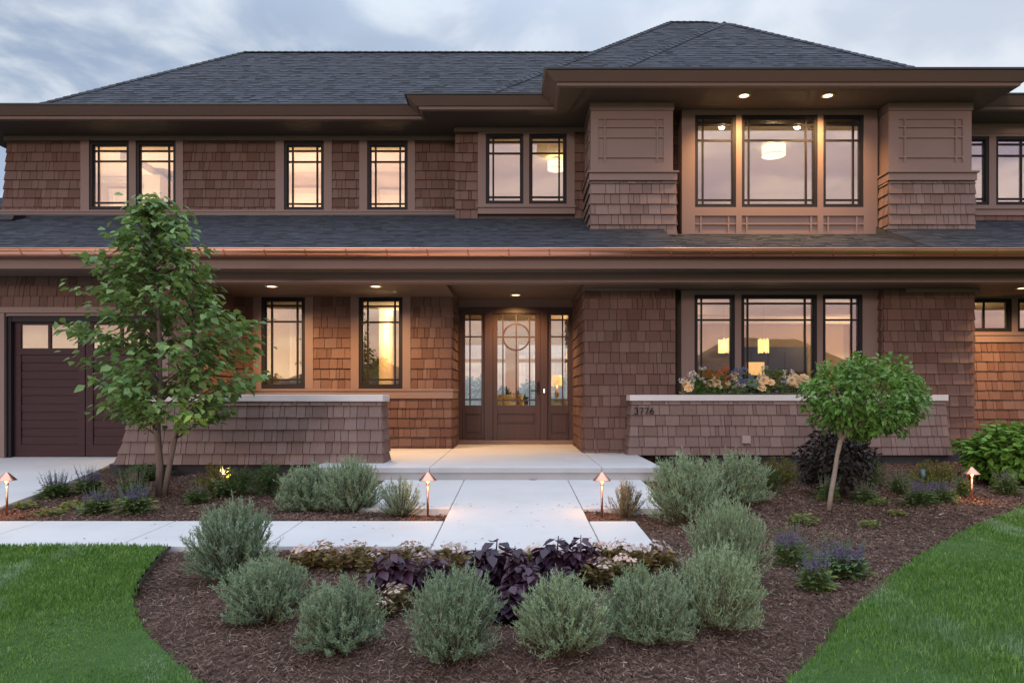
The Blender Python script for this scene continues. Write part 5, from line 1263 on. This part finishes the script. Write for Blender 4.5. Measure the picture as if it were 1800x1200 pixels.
def begonia(seed):
    g = np.random.default_rng(seed); e = empty('begonia_plant', (0, 0, 0)); n = 150; a = g.uniform(0, 6.28, n); r = 0.45*np.sqrt(g.random(n)); C = np.stack([np.cos(a)*r, np.sin(a)*r, g.uniform(0.1, 0.85, n)*(1-r*r*1.8)], 1); D = np.stack([np.cos(a+g.normal(0, 0.7, n)), np.sin(a+g.normal(0, 0.7, n)), g.uniform(0, 0.9, n)], 1)
    leaves_mesh('foliage', C, D, np.tile([0, 0, 1.0], (n, 1))+g.normal(0, 0.4, (n, 3)), g.uniform(0.2, 0.34, n), g.uniform(0.07, 0.12, n), M['begonia_leaf'], e, g.random(n), 0.2, 0.2)
    FC, FD, FN = [], [], []
    for k in range(30):
        aa = g.uniform(0, 6.28); rr_ = 0.42*math.sqrt(g.random()); c = np.array([math.cos(aa)*rr_, math.sin(aa)*rr_, 0.72+0.36*(1-rr_*2)*g.random()+0.1]); nrm = unit(np.array([math.cos(aa)*0.5, math.sin(aa)*0.5-0.5, 0.7]))
        t1 = unit(np.cross(nrm, [0.3, 0.2, 1])); t2 = np.cross(nrm, t1)
        for q in range(4): FC.append(c); FD.append(t1*math.cos(q*1.57)+t2*math.sin(q*1.57)+nrm*0.25); FN.append(nrm)
    leaves_mesh('blossoms', np.array(FC), np.array(FD), np.array(FN), g.uniform(0.055, 0.09, len(FC)), g.uniform(0.028, 0.045, len(FC)), M['begonia_bloom'], e, g.random(len(FC)), 0.1, 0.0)
    s = MB(); s.tube([(0, 0, -0.05), (0, 0, 0.5)], [0.05, 0.03], 5); s.build('stems', M['begonia_leaf'], e); return e
BA, BB = begonia(71), begonia(72)
bl = [(533, 1000, 44, 962, 'begonia at the left end of the row, beside the tall willow shrub'), (566, 992, 46, 955, 'begonia second from the left end of the row'), (598, 1004, 48, 966, 'begonia behind the low willow shrub'), (628, 994, 46, 958, 'begonia left of the leftmost coleus'), (660, 1010, 46, 970, 'begonia just in front of the leftmost coleus, beside the walk'), (722, 996, 44, 958, 'begonia between the first two coleus'), (745, 1012, 44, 972, 'begonia at the foot of the short coleus'), (795, 998, 46, 956, 'begonia before the left edge of the walkway'), (940, 1000, 44, 960, 'begonia between the tall coleus before the walkway centre'), (1055, 1004, 52, 962, 'begonia right of the last coleus'), (1090, 1000, 48, 958, 'begonia in front of the short walkway slab'), (1122, 1012, 50, 970, 'begonia behind the right front willow shrubs'), (1155, 1004, 50, 962, 'begonia at the right end of the row, by the slab corner'), (1052, 1034, 52, 992, 'begonia peeking over the right willow of the front pair'), (1095, 1030, 44, 990, 'begonia in the second row behind the right front willow'), (692, 1060, 56, 1018, 'begonia alone in the mulch in front of the leftmost coleus'), (675, 1070, 34, 1040, 'smallest begonia, lowest in the mulch beside the lone one')]
for i, (px, py, wp, tp, lb) in enumerate(bl): place(BA if i % 2 else BB, used, px, py, wp*1.15, tp-6, lb.replace('begonia', 'blush white begonia', 1), 'blush begonias edging the walkway', 'begonia', 'be%d' % (i % 2))

# ------------------------------------------------------------------ trees
def maple():
    g = np.random.default_rng(81); x0, y0 = PG(281, 864); z0 = MZ(x0, y0); e = empty('maple_tree', (x0, y0, z0), 'young two stemmed maple with layered green leaves before the left low wall', 'tree')
    sc = y0/F                                    # metres per photo pixel here
    t1 = [(0.0, 0, 0), (-0.01, 0.02, 0.35), (-0.03, 0.0, 0.75), (-0.02, 0.03, 1.15), (0.0, 0.0, 1.7), (-0.05, 0.05, 2.3), (-0.09, 0.0, 2.9), (-0.12, 0, 3.3)]
    t2 = [(0.06, -0.02, 0), (0.10, 0, 0.3), (0.16, 0.02, 0.62), (0.24, 0.03, 0.95), (0.30, 0.0, 1.5), (0.36, 0.05, 2.1), (0.34, 0.08, 2.7)]
    tr = MB(); tr.tube(t1, [0.050, 0.040, 0.035, 0.031, 0.025, 0.018, 0.011, 0.005], 10); tr.tube(t2, [0.036, 0.030, 0.025, 0.023, 0.017, 0.012, 0.005], 10)
    C, D, Nn = [], [], []; br = MB()
    def at(path, z):
        for i in range(len(path)-1):
            if path[i][2] <= z <= path[i+1][2]: t = (z-path[i][2])/(path[i+1][2]-path[i][2]); return np.array(path[i])*(1-t)+np.array(path[i+1])*t
        return np.array(path[-1])
    nb = 140; zs = [0.72, 0.9, 1.2, 1.5, 1.8, 2.05, 2.3, 2.6, 2.9, 3.15, 3.4]; rs = [0.36, 0.72, 0.90, 0.96, 0.98, 0.94, 0.74, 0.62, 0.58, 0.38, 0.10]
    for i in range(nb):
        z = 0.96+2.46*(i+g.random())/nb; rad = np.interp(z, zs, rs)*g.uniform(0.5, 1.12); a = i*2.39996+g.normal(0, 0.3); pth = t1 if (math.cos(a) < 0.15 or z > 2.5) else t2
        s = at(pth, max(0.62, z-0.35*rad-0.1)); c0 = np.array([0.08 if z < 2.3 else -0.05, 0, 0]); end = c0+np.array([math.cos(a)*rad, math.sin(a)*rad, z-0.06*rad]); mid = s*0.5+end*0.5+np.array([0, 0, 0.10*rad])
        bz = lambda t: (1-t)**2*s+2*t*(1-t)*mid+t*t*end
        br.tube([tuple(bz(t)) for t in (0, 0.35, 0.7, 1)], [0.011, 0.008, 0.005, 0.002], 5, cap=False)
        nl = int(15+27*rad)
        for j in range(nl):
            t = 0.36+0.66*(j+g.random())/nl; p = bz(min(t, 1.0))+np.append(g.normal(0, 0.085, 2), g.normal(0, 0.035)); dr = unit(np.array([math.cos(a), math.sin(a), 0])*0.8+np.append(g.normal(0, 0.7, 2), 0)); C.append(p); D.append(np.append(dr[:2], g.uniform(-0.75, 0.05))); Nn.append(np.array([0, 0, 1])+g.normal(0, 0.4, 3))
    tr.build('trunk', M['bark'], e, True); br.build('branches', M['twig'], e)
    C, D, Nn = map(np.array, (C, D, Nn)); k = len(C); L = g.uniform(0.075, 0.125, k)
    leaves_mesh('crown', C, D, Nn, L, L*0.34, M['maple'], e, g.random(k), 0.25, 0.18, 0.38)
maple()
def standard_tree():
    g = np.random.default_rng(91); x0, y0 = PG(1456, 893); z0 = MZ(x0, y0); s = y0/F; e = empty('hydrangea_tree', (x0, y0, z0), 'little standard hydrangea tree with leaning trunk and flat bright green crown', 'tree')
    P = lambda px, py, dy=0.0: ((px-1456)*s, dy, (893-py)*s)
    tr = MB(); pts = [P(1456, 897), P(1462, 862, 0.01), P(1467, 830), P(1472, 800, 0.01), P(1478, 770)]; tr.tube(pts, [0.026, 0.023, 0.022, 0.020, 0.024], 9); tr.build('trunk', M['pale_bark'], e, True)
    br = MB(); top = np.array(pts[-1])
    C, D, Nn = [], [], []
    cx_, cz_ = P(1522, 697)[0], P(1522, 697)[2]; RX, RY, RZ = 103*s, 0.50, 72*s
    for k in range(38):
        a = g.uniform(0, 6.28); r = g.uniform(0.2, 0.9); end = np.array([cx_+math.cos(a)*RX*r, math.sin(a)*RY*r, cz_-RZ*0.35+g.uniform(0, 0.7)*RZ]); br.tube([tuple(top), tuple(top*0.6+end*0.4+np.array([0, 0, -0.02])), tuple(end)], [0.012, 0.008, 0.004], 5, cap=False)
    br.build('branches', M['pale_bark'], e)
    n = 4600; v = unit(g.normal(size=(n, 3))); lump = 1+0.11*np.sin(v[:, 0]*8+1)*np.sin(v[:, 1]*5)+0.10*np.sin(v[:, 0]*13+v[:, 2]*4); rad = (0.45+0.55*g.random(n)**0.45)*lump
    zz = v[:, 2]*rad; zz = np.where(zz < 0, zz*0.85, zz)
    C = np.stack([cx_+v[:, 0]*RX*rad, v[:, 1]*RY*rad, cz_+zz*RZ - 0.10*np.maximum(0, 0.35-np.abs(v[:, 0]))*(zz < -0.2)], 1); ok = ~((C[:, 2] < cz_-RZ*0.35) & (np.abs(C[:, 0]-cx_) > RX*0.82)); C, v = C[ok], v[ok]; k = len(C)
    D = v*0.55+g.normal(0, 0.5, (k, 3)); D[:, 2] += -0.05; Nn = v*0.5+np.array([0, -0.2, 0.9])+g.normal(0, 0.3, (k, 3)); L = g.uniform(0.038, 0.076, k)
    leaves_mesh('crown', C, D, Nn, L, L*0.29, M['hydrangea'], e, g.random(k), 0.28, 0.25, 0.42)
standard_tree()

# ------------------------------------------------------------------ flowers in the trough on the stone cap
CAPZ, CAPY = 0.925, 11.14
def rosette(C, D, Nn, L, c, r, g, tilt=(0, -0.75, 0.5)):
    nrm = unit(np.array(tilt)+g.normal(0, 0.2, 3)); t1 = unit(np.cross(nrm, [0.2, 0.1, 1.0])); t2 = np.cross(nrm, t1)
    for ring, (n, lift, ln) in enumerate(((8, 0.25, 1.0), (7, 0.7, 0.75), (5, 1.5, 0.5), (4, 3.0, 0.35))):
        for q in range(n): a = q*6.283/n+ring*0.4; d = t1*math.cos(a)+t2*math.sin(a)+nrm*lift; C.append(c); D.append(d); Nn.append(nrm-d*0.2); L.append(r*ln)
def bouquet(name, px, py, wpx, hpx, bloom, nbloom, br, leaf, nleaf, label, kind='cluster', seed=0):
    br *= 1.25; nbloom = int(nbloom*1.6); nleaf = int(nleaf*1.5)
    g = np.random.default_rng(seed); Y = CAPY-0.03; x = PX(px, Y); s = Y/F; w_, h_ = wpx*s, hpx*s; e = empty(name, (x, Y, CAPZ), label, 'flowers', 'flowers along the stone cap')
    C, D, Nn, L = [], [], [], []
    if nleaf:
        n = nleaf; a = g.uniform(0, 6.28, n); r = np.sqrt(g.random(n)); c = np.stack([np.cos(a)*r*w_/2, np.sin(a)*r*0.08, 0.02+g.random(n)*h_*0.75], 1); d = np.stack([np.cos(a), np.sin(a)-0.3, g.uniform(-0.3, 0.8, n)], 1); ll = g.uniform(0.05, 0.085, n)
        leaves_mesh('leaves', c, d, np.tile([0, -0.5, 0.8], (n, 1))+g.normal(0, 0.4, (n, 3)), ll, ll*0.36, M[leaf], e, g.random(n), 0.2, 0.2)
    st = MB()
    for b in range(nbloom):
        c = np.array([g.uniform(-0.42, 0.42)*w_ if nbloom > 1 else 0, g.uniform(-0.07, 0.02), h_*(g.uniform(0.42, 0.92) if nbloom > 1 else 0.55)]); st.tube([(c[0]*0.4, 0, 0), tuple(c)], 0.004, 4)
        if kind == 'rose': rosette(C, D, Nn, L, c, br*g.uniform(0.8, 1.15), g)
        else:
            for q in range(26):
                v = unit(g.normal(size=3)); v[1] = -abs(v[1]); C.append(c+v*br*0.62); D.append(g.normal(0, 1, 3)+v*0.6); Nn.append(v); L.append(br*0.55*g.uniform(0.7, 1.2))
    st.build('stems', M['sprig'], e)
    if C: C, D, Nn, L = map(np.array, (C, D, Nn, L)); leaves_mesh('blossoms', C, D, Nn, L, L*0.48, M[bloom], e, g.random(len(L)), 0.2, 0.0)
fl_ = [('white_bloom_cluster', 1207, 0, 26, 42, 'white_petal', 5, 0.04, 'sprig', 10, 'white flower cluster at the left end of the trough', 'c'),
       ('rose_bunch', 1211, 0, 20, 24, 'rose', 2, 0.062, 'sprig', 6, 'deep peach rose pair nearest the house number', 'rose'),
       ('trailing_ivy', 1240, 0, 40, 34, 'white_petal', 0, 0.0, 'sprig', 90, 'trailing green foliage spilling over the stone cap', 'c'),
       ('white_sprig', 1232, 0, 22, 52, 'white_petal', 6, 0.022, 'sprig', 8, 'tall airy white sprig above the trailing foliage', 'c'),
       ('rose_bunch', 1256, 0, 26, 34, 'rose', 4, 0.05, 'sprig', 8, 'pale peach roses right of the trailing foliage', 'rose'),
       ('red_geranium', 1272, 0, 30, 52, 'red_petal', 5, 0.03, 'sprig', 14, 'orange red flowers below the narrow left kitchen window', 'c'),
       ('hydrangea_bloom', 1285, 0, 26, 44, 'rose', 4, 0.045, 'sprig', 12, 'cream flowers under the mullion left of the wide kitchen window', 'c'),
       ('blue_bloom_cluster', 1287, 0, 18, 54, 'blue_petal', 3, 0.035, 'sage', 6, 'small slate blue flowers under the left window mullion', 'c'),
       ('blue_bloom_cluster', 1309, 0, 34, 50, 'blue_petal', 6, 0.040, 'sage', 10, 'wide slate blue flower cluster at the left of the wide kitchen window', 'c'),
       ('white_bloom_cluster', 1301, 0, 20, 32, 'white_petal', 4, 0.035, 'sage', 8, 'white flowers in front of the wide slate blue cluster', 'c'),
       ('succulent_rosette', 1320, 0, 28, 26, 'sage', 2, 0.075, 'sage', 10, 'grey green succulent rosette in the middle of the trough', 'rose'),
       ('white_sprig', 1338, 0, 26, 54, 'white_petal', 8, 0.024, 'sprig', 8, 'tall pinkish white sprig before the wide kitchen window', 'c'),
       ('rose_bunch', 1340, 0, 30, 30, 'rose', 3, 0.075, 'sprig', 6, 'largest pale yellow roses at the middle of the trough', 'rose'),
       ('green_foliage', 1362, 0, 30, 56, 'white_petal', 0, 0, 'sprig', 60, 'upright green foliage right of the largest roses', 'c'),
       ('blue_bloom_cluster', 1377, 0, 16, 24, 'blue_petal', 2, 0.035, 'sage', 6, 'low blue flowers left of the last roses', 'c'),
       ('white_bloom_cluster', 1382, 0, 22, 46, 'white_petal', 5, 0.032, 'sprig', 10, 'white flowers above the low blue ones', 'c'),
       ('rose_bunch', 1398, 0, 30, 34, 'rose', 4, 0.068, 'sprig', 10, 'last yellow roses, half behind the standard tree', 'rose')]
for i, a in enumerate(fl_): bouquet(a[0], a[1], 0, a[3], a[4], a[5], a[6], a[7], a[8], a[9], a[10], a[11], 100+i)

# ------------------------------------------------------------------ copper path lights, garden spotlights
def path_light():
    e = empty('path_light', (0, 0, 0))
    m = MB(); m.tube([(0, 0, -0.05), (0, 0, 0.375)], 0.0145, 12); m.lathe([(0.02, 0.33), (0.02, 0.36)], 14); m.build('stem', M['copper'], e, True)
    m = MB(); m.lathe([(0.0, 0.50), (0.012, 0.498), (0.022, 0.487), (0.110, 0.400), (0.112, 0.393), (0.105, 0.393), (0.018, 0.478)], 28); m.build('lamp_shade', M['copper'], e, True)
    m = MB(); m.lathe([(0.0, 0.372), (0.018, 0.372), (0.02, 0.40), (0.016, 0.43), (0, 0.44)], 14); m.build('bulb', M['path_bulb'], e, True)
    return e
pl0 = path_light()
for i, (px, py, tp, lb) in enumerate(((752, 899, 829, 'copper path light left of the walkway, beside the small vase shaped shrub'), (1058, 900, 829, 'copper path light right of the walkway, beside the reddish shrub'), (12, 898, 829, 'copper path light at the far left edge, by the driveway'), (1708, 880, 820, 'copper path light in the right mulch bed among the salvias'))):
    x, y = PG(px, py); h = (py-tp)*y/F; z = PZ(py, y)
    o = pl0 if i == 0 else dup(pl0, (0, 0, 0))
    o.location = (x, y, z); s = h/0.5; o.scale = (s, s, s); tag(o, lb, 'path light', 'copper path lights')
    lamp('POINT', (x, y-0.03, z+0.385*s), 4.0, (1.0, 0.50, 0.15), None, 0.02)
def spot_fixture(px, py, top, m_lens, label, power, dirv, body):
    x, y = PG(px, py); z = MZ(x, y); h = (py-top)*y/F; e = empty('garden_spotlight', (x, y, z), label, 'spotlight')
    m = MB(); m.tube([(0, 0, -0.03), (0, 0, h*0.62)], 0.012, 8); m.build('stake', M['black_metal'], e)
    d = Vector(dirv).normalized(); c = Vector((0, 0, h*0.75)); m = MB(); m.tube([c-d*0.055, c-d*0.02, c+d*0.06], [0.018, 0.03, 0.034], 12); m.build('housing', body, e, True)
    m = MB(); m.tube([c+d*0.0605, c+d*0.064], [0.03, 0.028], 12); m.build('lens', m_lens, e)
    if power: lamp('SPOT', tuple(Vector((x, y, z))+c+d*0.08), power, (1.0, 0.72, 0.28), None, 0.02, R(80), 0.6, d)
spot_fixture(408, 866, 832, M['yellow_lit'], 'small garden spotlight glowing yellow beside the dark yews', 34, (-0.50, -0.50, 0.78), M['black_metal'])
spot_fixture(1623, 852, 826, M['drip'], 'unlit greenish garden spotlight below the right corner pier', 0, (0.1, 0.3, 0.8), M['green_metal'])

# ------------------------------------------------------------------ the wood across the street and by the lake
def treeline(name, y, x0, x1, n, hmin, hmax, leaf, seed):
    g = np.random.default_rng(seed); C = []
    x = x0
    while x < x1:
        h = g.uniform(hmin, hmax); w_ = h*g.uniform(0.5, 0.9); k = int(n*h*w_); v = unit(g.normal(size=(k, 3)))*(g.random((k, 1))**0.4); C.append(np.stack([x+v[:, 0]*w_*0.6, y+g.uniform(-4, 4)+v[:, 1]*w_*0.5, (-3 if y > 0 else -0.5)+h*0.52+v[:, 2]*h*0.5], 1)); x += w_*g.uniform(0.5, 1.3)
    C = np.concatenate(C); k = len(C); D = g.normal(size=(k, 3)); blade_mesh(name, C, D, g.uniform(0.6, 1.2, k)*leaf, g.uniform(0.3, 0.5, k)*leaf, M['yew']); o = COL.objects[-1]
    return o
for nm, a in (('far_wood', (-80, -90, 90, 55, 2.5, 5.0, 0.42, 5)), ('lakeside_wood', (62, -30, 30, 40, 1.4, 2.6, 0.3, 6))):
    treeline(nm, *a)
    for o in COL.objects:
        if o.name == nm: o['kind'] = 'stuff'

# ------------------------------------------------------------------ houses across the street, mirrored in the windows
def neighbour(x, y, wx, wy, hw, pitch, label):
    e = empty('neighbour_house', (x, y, -0.6), label, 'house', 'houses across the street')
    m = MB(); m.box(-wx/2, wx/2, -wy/2, wy/2, 0, hw); m.build('wall', M['shingle'], e)
    d = wy/2+0.5; X, Y = wx/2+0.5, wy/2+0.5; zt = hw+d*pitch; m = MB()
    m.quad((-X, Y, hw), (X, Y, hw), (X-d, 0, zt), (-X+d, 0, zt)); m.quad((X, -Y, hw), (-X, -Y, hw), (-X+d, 0, zt), (X-d, 0, zt)); m.poly([(-X, -Y, hw), (-X, Y, hw), (-X+d, 0, zt)]); m.poly([(X, Y, hw), (X, -Y, hw), (X-d, 0, zt)]); m.poly([(-X, -Y, hw), (X, -Y, hw), (X, Y, hw), (-X, Y, hw)]); m.build('roof', M['roof'], e)
    for k in range(int(wx//3)):
        xx = -wx/2+1.5+k*3; m = MB(); m.box(xx-0.6, xx+0.6, wy/2, wy/2+0.06, hw-1.9, hw-0.5); w_ = m.build('window', M['frame'], e); m = MB(); m.box(xx-0.52, xx+0.52, wy/2+0.0605, wy/2+0.065, hw-1.82, hw-0.58); m.build('pane', M['glass'], w_)
neighbour(22.5, -42, 15, 9, 3.6, 0.62, 'house across the street with a high hipped roof, mirrored in the kitchen windows')
neighbour(-14.5, -44, 14, 9, 2.6, 0.40, 'long low house across the street, mirrored in the two windows left of the door')
